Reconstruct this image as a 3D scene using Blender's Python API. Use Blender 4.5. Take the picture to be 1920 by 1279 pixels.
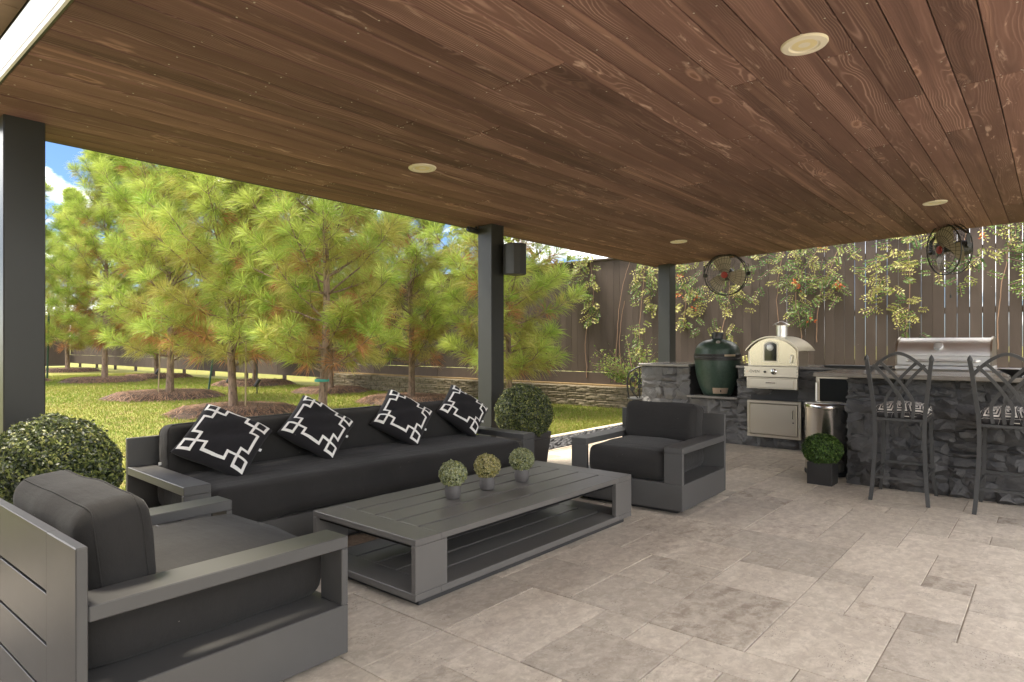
import bpy, bmesh, math, random
import numpy as np
from mathutils import Vector, Matrix

for o in list(bpy.data.objects):
    bpy.data.objects.remove(o)
SC = bpy.context.scene
COL = SC.collection
R = math.radians
rng = np.random.default_rng(7)
random.seed(7)

# ------------------------------------------------------------------ camera
H = 1.173
cam_d = bpy.data.cameras.new('camera')
cam_d.sensor_width = 36.0
cam_d.lens = 1215.0 / 1920.0 * 36.0
cam_d.shift_y = (645.0 - 639.5) / 1920.0
cam_d.clip_start = 0.05
cam_d.clip_end = 2000.0
cam = bpy.data.objects.new('camera', cam_d)
COL.objects.link(cam)
cam.location = (0, 0, H)
cam.rotation_euler = (R(90), 0, R(40.1 - 90))
SC.camera = cam

# ------------------------------------------------------------------ world, sun, exposure
SUN_AZ = R(-24.0)      # clockwise from +Y
SUN_EL = R(66.0)
world = bpy.data.worlds.new('World')
SC.world = world
world.use_nodes = True
wn, wl = world.node_tree.nodes, world.node_tree.links
wn.clear()
w_out = wn.new('ShaderNodeOutputWorld')
w_bg = wn.new('ShaderNodeBackground')
w_sky = wn.new('ShaderNodeTexSky')
w_sky.sky_type = 'NISHITA'
w_sky.sun_disc = False
w_sky.sun_elevation = SUN_EL
w_sky.sun_rotation = SUN_AZ
w_sky.air_density = 1.0
w_sky.dust_density = 0.4
w_sky.ozone_density = 3.0
w_co = wn.new('ShaderNodeTexCoord')
w_map = wn.new('ShaderNodeMapping')
w_map.inputs['Scale'].default_value = (1.0, 1.0, 2.4)
w_map.inputs['Location'].default_value = (3.1, 2.2, 0.9)
w_no = wn.new('ShaderNodeTexNoise')
w_no.inputs['Scale'].default_value = 3.1
w_no.inputs['Detail'].default_value = 7
w_no.inputs['Roughness'].default_value = 0.55
w_rmp = wn.new('ShaderNodeValToRGB')
w_rmp.color_ramp.elements[0].position = 0.47
w_rmp.color_ramp.elements[1].position = 0.66
w_mix = wn.new('ShaderNodeMix')
w_mix.data_type = 'RGBA'
w_mix.inputs[7].default_value = (34.0, 31.8, 28.6, 1)
wl.new(w_co.outputs['Generated'], w_map.inputs[0])
wl.new(w_map.outputs[0], w_no.inputs['Vector'])
wl.new(w_no.outputs[0], w_rmp.inputs[0])
wl.new(w_rmp.outputs[0], w_mix.inputs[0])
w_deep = wn.new('ShaderNodeMix')
w_deep.data_type = 'RGBA'
w_deep.blend_type = 'MULTIPLY'
w_deep.inputs[0].default_value = 1.0
w_deep.inputs[7].default_value = (0.33, 0.40, 0.52, 1)
wl.new(w_sky.outputs[0], w_deep.inputs[6])
wl.new(w_deep.outputs[2], w_mix.inputs[6])
wl.new(w_mix.outputs[2], w_bg.inputs[0])
w_bg.inputs[1].default_value = 0.05
wl.new(w_bg.outputs[0], w_out.inputs[0])

sun_d = bpy.data.lights.new('sun', 'SUN')
sun_d.energy = 1.4
sun_d.angle = R(12.0)
sun_d.color = (1.0, 0.90, 0.74)
sun = bpy.data.objects.new('sun', sun_d)
COL.objects.link(sun)
sdir = Vector((math.sin(SUN_AZ) * math.cos(SUN_EL), math.cos(SUN_AZ) * math.cos(SUN_EL), math.sin(SUN_EL)))
sun.rotation_euler = sdir.to_track_quat('Z', 'Y').to_euler()
sun.location = (0, 0, 12)

SC.view_settings.view_transform = 'Standard'
SC.view_settings.look = 'None'
SC.view_settings.gamma = 1.0
SC.view_settings.use_curve_mapping = False
SC.view_settings.exposure = 2.92
SC.render.engine = 'CYCLES'
SC.cycles.max_bounces = 10
SC.cycles.diffuse_bounces = 6
SC.cycles.use_denoising = True

# ------------------------------------------------------------------ node helpers
class NT:
    def __init__(s, name):
        s.m = bpy.data.materials.new(name)
        s.m.use_nodes = True
        s.n = s.m.node_tree.nodes
        s.l = s.m.node_tree.links
        s.n.clear()
        s.out = s.n.new('ShaderNodeOutputMaterial')
        s.b = s.n.new('ShaderNodeBsdfPrincipled')
        s.l.new(s.b.outputs[0], s.out.inputs[0])
    def put(s, sock, v):
        if isinstance(v, bpy.types.NodeSocket):
            s.l.new(v, sock)
        elif v is not None:
            try:
                sock.default_value = v
            except Exception:
                sock.default_value = (*v, 1) if len(v) == 3 else v
    def set(s, **k):
        for a, v in k.items():
            s.put(s.b.inputs[a.replace('_', ' ')], v)
    def math(s, op, a, b=None, c=None, clamp=False):
        n = s.n.new('ShaderNodeMath'); n.operation = op; n.use_clamp = clamp
        s.put(n.inputs[0], a)
        if b is not None: s.put(n.inputs[1], b)
        if c is not None: s.put(n.inputs[2], c)
        return n.outputs[0]
    def vmath(s, op, a, b=None):
        n = s.n.new('ShaderNodeVectorMath'); n.operation = op
        s.put(n.inputs[0], a)
        if b is not None: s.put(n.inputs[1], b)
        return n.outputs['Value'] if op in ('LENGTH', 'DISTANCE', 'DOT_PRODUCT') else n.outputs[0]
    def co(s, kind='Object'):
        return s.n.new('ShaderNodeTexCoord').outputs[kind]
    def world(s):
        return s.n.new('ShaderNodeNewGeometry').outputs['Position']
    def rand(s):
        return s.n.new('ShaderNodeObjectInfo').outputs['Random']
    def mapping(s, v, scale=(1, 1, 1), loc=(0, 0, 0)):
        n = s.n.new('ShaderNodeMapping'); s.put(n.inputs[0], v)
        s.put(n.inputs['Scale'], scale); s.put(n.inputs['Location'], loc)
        return n.outputs[0]
    def noise(s, v, scale=5, detail=4, rough=0.5, dist=0.0):
        n = s.n.new('ShaderNodeTexNoise')
        if v is not None: s.put(n.inputs['Vector'], v)
        s.put(n.inputs['Scale'], scale); s.put(n.inputs['Detail'], detail)
        s.put(n.inputs['Roughness'], rough); s.put(n.inputs['Distortion'], dist)
        return n.outputs[0]
    def voro(s, v, scale=5, feature='F1', rnd=1.0):
        n = s.n.new('ShaderNodeTexVoronoi'); n.feature = feature
        s.put(n.inputs['Vector'], v); s.put(n.inputs['Scale'], scale); s.put(n.inputs['Randomness'], rnd)
        return n
    def ramp(s, f, stops):
        n = s.n.new('ShaderNodeValToRGB'); s.put(n.inputs[0], f)
        e = n.color_ramp.elements
        while len(e) < len(stops): e.new(0.5)
        for i, (p, c) in enumerate(stops):
            e[i].position = p
            e[i].color = (c, c, c, 1) if isinstance(c, (int, float)) else (*c, 1)
        return n.outputs[0]
    def mix(s, f, a, b, mode='MIX'):
        n = s.n.new('ShaderNodeMix'); n.data_type = 'RGBA'; n.blend_type = mode
        s.put(n.inputs[0], f)
        for k, v in ((6, a), (7, b)):
            if isinstance(v, (tuple, list)) and len(v) == 3: v = (*v, 1)
            s.put(n.inputs[k], v)
        return n.outputs[2]
    def comb(s, x, y, z):
        n = s.n.new('ShaderNodeCombineXYZ')
        for i, v in enumerate((x, y, z)): s.put(n.inputs[i], v)
        return n.outputs[0]
    def sep(s, v):
        n = s.n.new('ShaderNodeSeparateXYZ'); s.put(n.inputs[0], v)
        return n.outputs
    def bump(s, h, strength=0.3, dist=0.01):
        n = s.n.new('ShaderNodeBump'); s.put(n.inputs['Height'], h)
        n.inputs['Strength'].default_value = strength; n.inputs['Distance'].default_value = dist
        s.l.new(n.outputs[0], s.b.inputs['Normal'])
    def attr(s, name='Col'):
        n = s.n.new('ShaderNodeAttribute'); n.attribute_name = name
        return n.outputs['Color']

MAT = {}
def plain(name, col, rough=0.5, metal=0.0, var=0.12, scale=18, bump=0.0, spec=0.5):
    t = NT(name)
    n = t.noise(t.co(), scale, 5, 0.6)
    c = t.mix(n, tuple(x * (1 - var) for x in col), tuple(min(1, x * (1 + var)) for x in col))
    t.set(Base_Color=c, Roughness=t.math('ADD', rough - 0.05, t.math('MULTIPLY', n, 0.1)), Metallic=metal)
    t.b.inputs['Specular IOR Level'].default_value = spec
    if bump: t.bump(t.noise(t.co(), scale * 8, 3, 0.6), bump, 0.003)
    MAT[name] = t.m
    return t.m

plain('powder_coat', (0.074, 0.073, 0.071), 0.44, var=0.10, scale=5, bump=0.03, spec=0.36)
plain('table_paint', (0.112, 0.107, 0.100), 0.42, var=0.10, scale=5, bump=0.03, spec=0.4)
plain('post_paint', (0.030, 0.031, 0.029), 0.36, var=0.10, scale=3, bump=0.03, spec=0.35)
plain('black_iron', (0.018, 0.018, 0.018), 0.45, bump=0.1)
plain('stool_iron', (0.055, 0.055, 0.053), 0.42, var=0.15, scale=25, bump=0.08, spec=0.35)
plain('black_plastic', (0.03, 0.03, 0.03), 0.5, bump=0.05)
plain('fan_blade', (0.42, 0.36, 0.28), 0.4)
plain('fan_red', (0.30, 0.03, 0.025), 0.4)
plain('white_paint', (0.78, 0.77, 0.75), 0.45, var=0.03)
plain('lamp_trim', (0.80, 0.74, 0.62), 0.4, var=0.02)
plain('lamp_lens', (0.78, 0.68, 0.40), 0.5, var=0.03)
plain('counter_stone', (0.17, 0.16, 0.15), 0.22, var=0.25, scale=30)
plain('bar_stone', (0.22, 0.20, 0.17), 0.16, var=0.25, scale=30)
plain('mortar', (0.022, 0.022, 0.022), 0.7, var=0.2, bump=0.4)
plain('dark_pot', (0.055, 0.052, 0.05), 0.5, var=0.1, scale=10, bump=0.1)
plain('pot_grey', (0.085, 0.08, 0.078), 0.55, var=0.08, bump=0.1)
plain('pot_black_wood', (0.022, 0.021, 0.02), 0.5, var=0.3, scale=8, bump=0.2)
plain('slot_shade', (0.006, 0.006, 0.006), 0.8, spec=0.2)  # near-black standing in for shade in the table top slots
plain('label_white', (0.8, 0.8, 0.78), 0.6)
plain('bronze', (0.62, 0.50, 0.38), 0.35, 0.8)
plain('chrome', (0.75, 0.75, 0.74), 0.12, 1.0, var=0.02)
plain('green_stake', (0.02, 0.07, 0.04), 0.5)
plain('wood_stake', (0.36, 0.28, 0.17), 0.8)
plain('teal_tie', (0.05, 0.30, 0.25), 0.6)
plain('edging', (0.52, 0.45, 0.36), 0.8, var=0.2, bump=0.3)
plain('roof_deck', (0.05, 0.045, 0.04), 0.8)
plain('eave_wood', (0.28, 0.19, 0.13), 0.7, var=0.3, scale=9)
plain('blocker_brick', (0.26, 0.20, 0.16), 0.85, var=0.25, scale=5, bump=0.3)  # brick of the unseen wall added to block light
plain('dark_glass', (0.02, 0.022, 0.022), 0.06, spec=0.6)
plain('gauge', (0.6, 0.6, 0.58), 0.3, 0.6)
plain('blue_led', (0.02, 0.06, 0.5), 0.3)
plain('lettering', (0.04, 0.035, 0.03), 0.5)
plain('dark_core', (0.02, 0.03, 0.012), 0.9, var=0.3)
plain('wire_white', (0.6, 0.57, 0.5), 0.6)
plain('vine_bark', (0.30, 0.19, 0.13), 0.8, var=0.3)
plain('white_trim', (0.80, 0.79, 0.75), 0.75, var=0.05, scale=40)

def steel(name, col, rough, axis=(1, 1, 60)):
    t = NT(name)
    n = t.noise(t.mapping(t.co(), axis), 12, 4, 0.6)
    t.set(Base_Color=t.mix(n, tuple(x * 0.93 for x in col), col), Metallic=1.0,
          Roughness=t.math('ADD', rough - 0.04, t.math('MULTIPLY', n, 0.08)))
    MAT[name] = t.m
steel('steel', (0.56, 0.51, 0.42), 0.32)
steel('steel_polished', (0.47, 0.43, 0.33), 0.24)
steel('steel_bright', (0.88, 0.86, 0.82), 0.46)
steel('steel_can', (0.64, 0.61, 0.56), 0.2, (60, 60, 1))

# dark upholstery with a fine weave and stray lint
def fabric(name, col):
    t = NT(name)
    p = t.co()
    wv = t.noise(t.mapping(p, (1, 1, 1)), 420, 2, 0.6)
    big = t.noise(p, 4, 4, 0.6)
    lint = t.voro(p, 30)
    l1 = t.math('LESS_THAN', lint.outputs['Distance'], 0.055)
    l2 = t.math('GREATER_THAN', t.noise(p, 9, 2), 0.60)
    lm = t.math('MULTIPLY', l1, l2)
    c = t.mix(big, tuple(x * 0.8 for x in col), tuple(x * 1.25 for x in col))
    c = t.mix(t.math('MULTIPLY', lm, 0.6), c, (0.25, 0.23, 0.2))
    t.set(Base_Color=c, Roughness=0.92)
    t.b.inputs['Specular IOR Level'].default_value = 0.15
    t.b.inputs['Sheen Weight'].default_value = 0.06
    t.b.inputs['Sheen Roughness'].default_value = 0.5
    h = t.math('ADD', t.math('MULTIPLY', wv, 0.10), t.math('ADD', t.noise(p, 6, 3, 0.5), t.math('MULTIPLY', t.noise(t.mapping(p, (3, 14, 9)), 1.6, 3, 0.5), 0.7)))
    t.bump(h, 0.32, 0.025)
    MAT[name] = t.m
fabric('cushion_fabric', (0.026, 0.025, 0.024))
fabric('pillow_fabric', (0.021, 0.020, 0.022))

# stained ceiling boards: slanted cut through growth rings, knots, raised pale grain
def wood_ceiling():
    t = NT('ceiling_wood')
    rnd = t.rand()
    o = t.math('MULTIPLY', rnd, 91.7)
    o2 = t.math('MULTIPLY', t.math('FRACT', t.math('MULTIPLY', rnd, 37.31)), 17.0)
    p = t.co()
    x, y, z = t.sep(p)
    xo = t.math('ADD', x, o)
    base = t.comb(xo, t.math('ADD', y, o2), o2)
    # knots
    kw = t.math('MULTIPLY', t.math('SUBTRACT', t.noise(t.mapping(base, (6.0, 14.0, 1)), 1.0, 2, 0.5), 0.5), 0.30)
    kv = t.voro(t.comb(t.math('ADD', t.math('MULTIPLY', xo, 2.1), kw), t.math('ADD', t.math('MULTIPLY', t.math('ADD', y, o2), 6.5), kw), 0.0), 1.0)
    kd = kv.outputs['Distance']
    kc = t.sep(kv.outputs['Color'])[0]
    kon = t.math('GREATER_THAN', kc, 0.50)
    kfall = t.math('MULTIPLY', t.math('EXPONENT', t.math('MULTIPLY', t.math('POWER', kd, 2.0), -14.0)), kon)
    # rings
    wob = t.math('MULTIPLY', t.math('SUBTRACT', t.noise(t.mapping(base, (0.9, 2.0, 1)), 1.0, 3, 0.55), 0.5), 0.16)
    fr = t.math('FRACT', t.math('MULTIPLY', rnd, 13.7))
    cy = t.math('ADD', t.math('ADD', y, wob), t.math('MULTIPLY', t.math('SUBTRACT', fr, 0.5), 0.22))
    dz = t.math('ADD', 0.012, t.math('MULTIPLY', t.noise(t.mapping(base, (0.55, 0.3, 1)), 1.0, 2, 0.5), 0.09))
    rad = t.math('SQRT', t.math('ADD', t.math('POWER', cy, 2.0), t.math('POWER', dz, 2.0)))
    rad = t.math('ADD', rad, t.math('MULTIPLY', kfall, 0.035))
    ring = t.math('SINE', t.math('MULTIPLY', rad, 640.0))
    ring = t.math('POWER', t.math('ADD', t.math('MULTIPLY', ring, 0.5), 0.5), 4.0)
    fine = t.noise(t.mapping(base, (3.0, 120.0, 1)), 1.0, 4, 0.65)
    blotch = t.noise(t.mapping(base, (0.7, 3.5, 1)), 1.6, 4, 0.55)
    mask = t.ramp(t.noise(t.mapping(base, (0.6, 5.0, 1)), 1.5, 3, 0.5), [(0.45, 0.02), (0.68, 1.0)])
    streak = t.ramp(t.noise(t.mapping(base, (0.35, 16.0, 1)), 1.0, 3, 0.5), [(0.60, 0.0), (0.74, 1.0)])
    tint = t.math('FRACT', t.math('MULTIPLY', rnd, 7.77))
    c = t.mix(blotch, (0.100, 0.057, 0.045), (0.245, 0.147, 0.117))
    c = t.mix(t.math('MULTIPLY', fine, 0.55), c, (0.128, 0.076, 0.058))
    c = t.mix(t.math('MULTIPLY', t.math('MULTIPLY', ring, mask), 0.6), c, (0.50, 0.345, 0.27))
    c = t.mix(t.math('MULTIPLY', streak, 0.38), c, (0.44, 0.28, 0.20))
    kring = t.math('MULTIPLY', kon, t.ramp(kd, [(0.0, 0.0), (0.07, 0.1), (0.12, 0.9), (0.19, 0.0)]))
    c = t.mix(t.math('MULTIPLY', kring, 0.6), c, (0.48, 0.31, 0.23))
    kcore = t.math('MULTIPLY', kon, t.ramp(kd, [(0.05, 1.0), (0.11, 0.0)]))
    c = t.mix(t.math('MULTIPLY', kcore, 0.55), c, (0.20, 0.105, 0.062))
    fl = t.math('MULTIPLY', t.ramp(t.noise(t.mapping(base, (4.5, 22.0, 1)), 1.0, 4, 0.6, 0.6), [(0.60, 0.0), (0.70, 1.0)]), t.ramp(t.noise(t.mapping(base, (0.8, 2.0, 1)), 1.0, 2), [(0.45, 0.0), (0.6, 1.0)]))
    c = t.mix(t.math('MULTIPLY', fl, 0.7), c, (0.56, 0.42, 0.33))
    dk = t.ramp(t.noise(t.mapping(base, (0.5, 9.0, 1)), 1.0, 3, 0.6), [(0.52, 0.0), (0.70, 1.0)])
    c = t.mix(t.math('MULTIPLY', dk, 0.55), c, (0.070, 0.042, 0.034))
    br = t.math('ADD', 0.84, t.math('MULTIPLY', tint, 0.56))
    c = t.mix(1.0, c, t.comb(br, t.math('MULTIPLY', br, 0.945), t.math('MULTIPLY', br, 1.0)), 'MULTIPLY')
    t.set(Base_Color=c, Roughness=t.math('ADD', 0.62, t.math('MULTIPLY', fine, 0.2)))
    t.b.inputs['Specular IOR Level'].default_value = 0.25
    t.bump(t.math('ADD', t.math('MULTIPLY', ring, 0.6), t.math('ADD', t.math('MULTIPLY', fine, 0.5), t.math('MULTIPLY', blotch, 1.5))), 0.35, 0.004)
    MAT['ceiling_wood'] = t.m
wood_ceiling()

def travertine():
    t = NT('travertine')
    rnd = t.rand()
    p = t.vmath('ADD', t.co(), t.comb(t.math('MULTIPLY', rnd, 53.0), t.math('MULTIPLY', rnd, 19.0), 0.0))
    big = t.noise(t.mapping(p, (1.0, 2.2, 1)), 2.2, 6, 0.6, 0.4)
    med = t.noise(t.mapping(p, (1.0, 1.6, 1)), 9.0, 7, 0.68, 0.3)
    cl = t.noise(p, 26.0, 5, 0.7)
    tint = t.math('FRACT', t.math('MULTIPLY', rnd, 9.13))
    c = t.mix(t.ramp(big, [(0.3, 0.0), (0.72, 1.0)]), (0.50, 0.435, 0.36), (0.66, 0.585, 0.495))
    dark = t.ramp(med, [(0.46, 0.0), (0.62, 1.0)])
    c = t.mix(t.math('MULTIPLY', t.ramp(t.noise(t.mapping(p, (1.0, 1.5, 1)), 13.0, 8, 0.75, 0.5), [(0.42, 0.0), (0.58, 1.0)]), 0.55), c, (0.37, 0.315, 0.26))
    warm = t.math('FRACT', t.math('MULTIPLY', rnd, 31.7))
    amt = t.math('ADD', 0.10, t.math('MULTIPLY', t.math('POWER', tint, 4.0), 0.60))
    c = t.mix(t.math('MULTIPLY', dark, amt), c, (0.24, 0.18, 0.135))
    c = t.mix(t.math('MULTIPLY', t.ramp(cl, [(0.52, 0.0), (0.68, 1.0)]), 0.55), c, (0.72, 0.65, 0.56))
    pv = t.voro(t.mapping(p, (1.0, 1.9, 1)), 55.0)
    pit = t.math('MULTIPLY', t.ramp(pv.outputs['Distance'], [(0.14, 1.0), (0.30, 0.0)]), t.ramp(t.noise(p, 7.0, 3), [(0.52, 0.0), (0.62, 1.0)]))
    c = t.mix(t.math('MULTIPLY', pit, 0.6), c, (0.15, 0.12, 0.095))
    v = t.math('ADD', 0.80, t.math('MULTIPLY', warm, 0.30))
    c = t.mix(1.0, c, t.comb(t.math('MULTIPLY', v, 0.985), t.math('MULTIPLY', v, 0.99), t.math('MULTIPLY', v, 0.975)), 'MULTIPLY')
    t.set(Base_Color=c, Roughness=t.math('ADD', 0.36, t.math('MULTIPLY', med, 0.28)))
    t.b.inputs['Specular IOR Level'].default_value = 0.4
    h = t.math('SUBTRACT', t.math('MULTIPLY', med, 0.8), t.math('MULTIPLY', pit, 1.2))
    t.bump(h, 0.55, 0.005)
    MAT['travertine'] = t.m
travertine()

def simple_noise(name, a, b, scale, rough=0.9, bump=0.3, dist=0.02, c3=None, s3=40, sc=(1, 1, 1), coord='Object'):
    t = NT(name)
    p = t.mapping(t.co(coord), sc)
    n = t.noise(p, scale, 6, 0.62)
    c = t.mix(t.ramp(n, [(0.32, 0.0), (0.68, 1.0)]), a, b)
    n2 = t.noise(p, s3, 4, 0.6)
    if c3: c = t.mix(t.ramp(n2, [(0.5, 0.0), (0.68, 1.0)]), c, c3)
    t.set(Base_Color=c, Roughness=rough)
    t.b.inputs['Specular IOR Level'].default_value = 0.3
    if bump: t.bump(t.math('ADD', n, n2), bump, dist)
    MAT[name] = t.m
    return t
simple_noise('grout', (0.52, 0.46, 0.38), (0.22, 0.18, 0.14), 6, 0.95, 0.3, 0.004)
simple_noise('lawn', (0.125, 0.150, 0.022), (0.195, 0.185, 0.038), 0.9, 0.95, 0.6, 0.02, (0.20, 0.15, 0.055), 2.4)
simple_noise('soil', (0.05, 0.038, 0.030), (0.13, 0.080, 0.055), 9, 0.95, 0.8, 0.03, (0.03, 0.027, 0.026), 24)
simple_noise('bark', (0.17, 0.115, 0.08), (0.34, 0.25, 0.185), 9, 0.9, 1.0, 0.03, (0.09, 0.065, 0.05), 30, (1, 1, 0.28))
simple_noise('retaining_block', (0.135, 0.11, 0.07), (0.19, 0.16, 0.115), 5, 0.95, 0.8, 0.02, (0.08, 0.07, 0.04), 16)
simple_noise('pebble', (0.03, 0.031, 0.034), (0.10, 0.10, 0.105), 14, 0.55, 0.2, 0.003)
simple_noise('soil_bed', (0.17, 0.115, 0.06), (0.27, 0.19, 0.09), 12, 0.95, 0.6, 0.02)
simple_noise('ceramic_green', (0.026, 0.046, 0.034), (0.042, 0.066, 0.050), 30, 0.30, 0.28, 0.006, None, 160)

def fence_mat():
    t = NT('fence_stain')
    rnd = t.rand()
    p = t.vmath('ADD', t.co(), t.comb(0.0, t.math('MULTIPLY', rnd, 40.0), t.math('MULTIPLY', rnd, 30.0)))
    g = t.noise(t.mapping(p, (1, 30, 1.2)), 2.0, 5, 0.6)
    b = t.noise(t.mapping(p, (1, 3, 0.7)), 1.2, 4, 0.6)
    c = t.mix(b, (0.062, 0.046, 0.038), (0.112, 0.087, 0.073))
    c = t.mix(t.math('MULTIPLY', g, 0.35), c, (0.072, 0.055, 0.046))
    sp = t.voro(p, 14.0)
    s1 = t.math('MULTIPLY', t.math('LESS_THAN', sp.outputs['Distance'], 0.05), t.math('GREATER_THAN', t.noise(p, 1.3, 2), 0.62))
    c = t.mix(t.math('MULTIPLY', s1, 0.6), c, (0.40, 0.36, 0.32))
    v = t.math('ADD', 0.86, t.math('MULTIPLY', rnd, 0.28))
    c = t.mix(1.0, c, t.comb(v, v, v), 'MULTIPLY')
    t.set(Base_Color=c, Roughness=0.75)
    t.b.inputs['Specular IOR Level'].default_value = 0.3
    t.bump(g, 0.25, 0.004)
    MAT['fence_stain'] = t.m
fence_mat()

def stone_mat():
    t = NT('painted_stone')
    rnd = t.rand()
    p = t.vmath('ADD', t.co(), t.comb(rnd, t.math('MULTIPLY', rnd, 31.0), t.math('MULTIPLY', rnd, 17.0)))
    n = t.noise(p, 16, 7, 0.68)
    n2 = t.noise(p, 70, 4, 0.6)
    c = t.mix(n, (0.045, 0.044, 0.043), (0.115, 0.112, 0.108))
    t.set(Base_Color=c, Roughness=t.math('ADD', 0.38, t.math('MULTIPLY', n2, 0.22)))
    t.b.inputs['Specular IOR Level'].default_value = 0.5
    t.bump(t.math('ADD', n, t.math('MULTIPLY', n2, 0.35)), 0.7, 0.02)
    MAT['painted_stone'] = t.m
stone_mat()

def leaf_mat(name, trans=0.35, rough=0.5, mul=(1, 1, 1)):
    t = NT(name)
    c = t.attr('Col')
    c = t.mix(1.0, c, mul, 'MULTIPLY')
    t.set(Base_Color=c, Roughness=rough)
    t.b.inputs['Specular IOR Level'].default_value = 0.3
    tr = t.n.new('ShaderNodeBsdfTranslucent'); t.l.new(c, tr.inputs[0])
    mx = t.n.new('ShaderNodeMixShader'); mx.inputs[0].default_value = trans
    t.l.new(t.b.outputs[0], mx.inputs[1]); t.l.new(tr.outputs[0], mx.inputs[2])
    t.l.new(mx.outputs[0], t.out.inputs[0])
    MAT[name] = t.m
leaf_mat('needle', 0.42, 0.55)
leaf_mat('leaf', 0.32, 0.45)
leaf_mat('box_leaf', 0.12, 0.42)
leaf_mat('grass_blade', 0.35, 0.6)
leaf_mat('straw', 0.1, 0.8)

def key_fabric():
    t = NT('greek_key_fabric')
    u, v, _ = t.sep(t.co('UV'))
    fu = t.math('FRACT', t.math('MULTIPLY', u, 3.2)); fv = t.math('FRACT', t.math('MULTIPLY', v, 3.2))
    a = t.math('ABSOLUTE', t.math('SUBTRACT', fu, 0.5)); b = t.math('ABSOLUTE', t.math('SUBTRACT', fv, 0.5))
    m = t.math('MAXIMUM', a, b)
    rings = t.math('GREATER_THAN', t.math('SINE', t.math('MULTIPLY', m, 38.0)), 0.0)
    cut = t.math('MULTIPLY', t.math('LESS_THAN', t.math('ABSOLUTE', t.math('SUBTRACT', fu, 0.62)), 0.05), t.math('GREATER_THAN', fv, 0.5))
    pat = t.math('ABSOLUTE', t.math('SUBTRACT', rings, cut))
    t.set(Base_Color=t.mix(pat, (0.03, 0.028, 0.028), (0.66, 0.62, 0.55)), Roughness=0.9)
    t.bump(t.noise(t.co(), 300, 2), 0.15, 0.003)
    MAT['greek_key_fabric'] = t.m
key_fabric()
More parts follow.
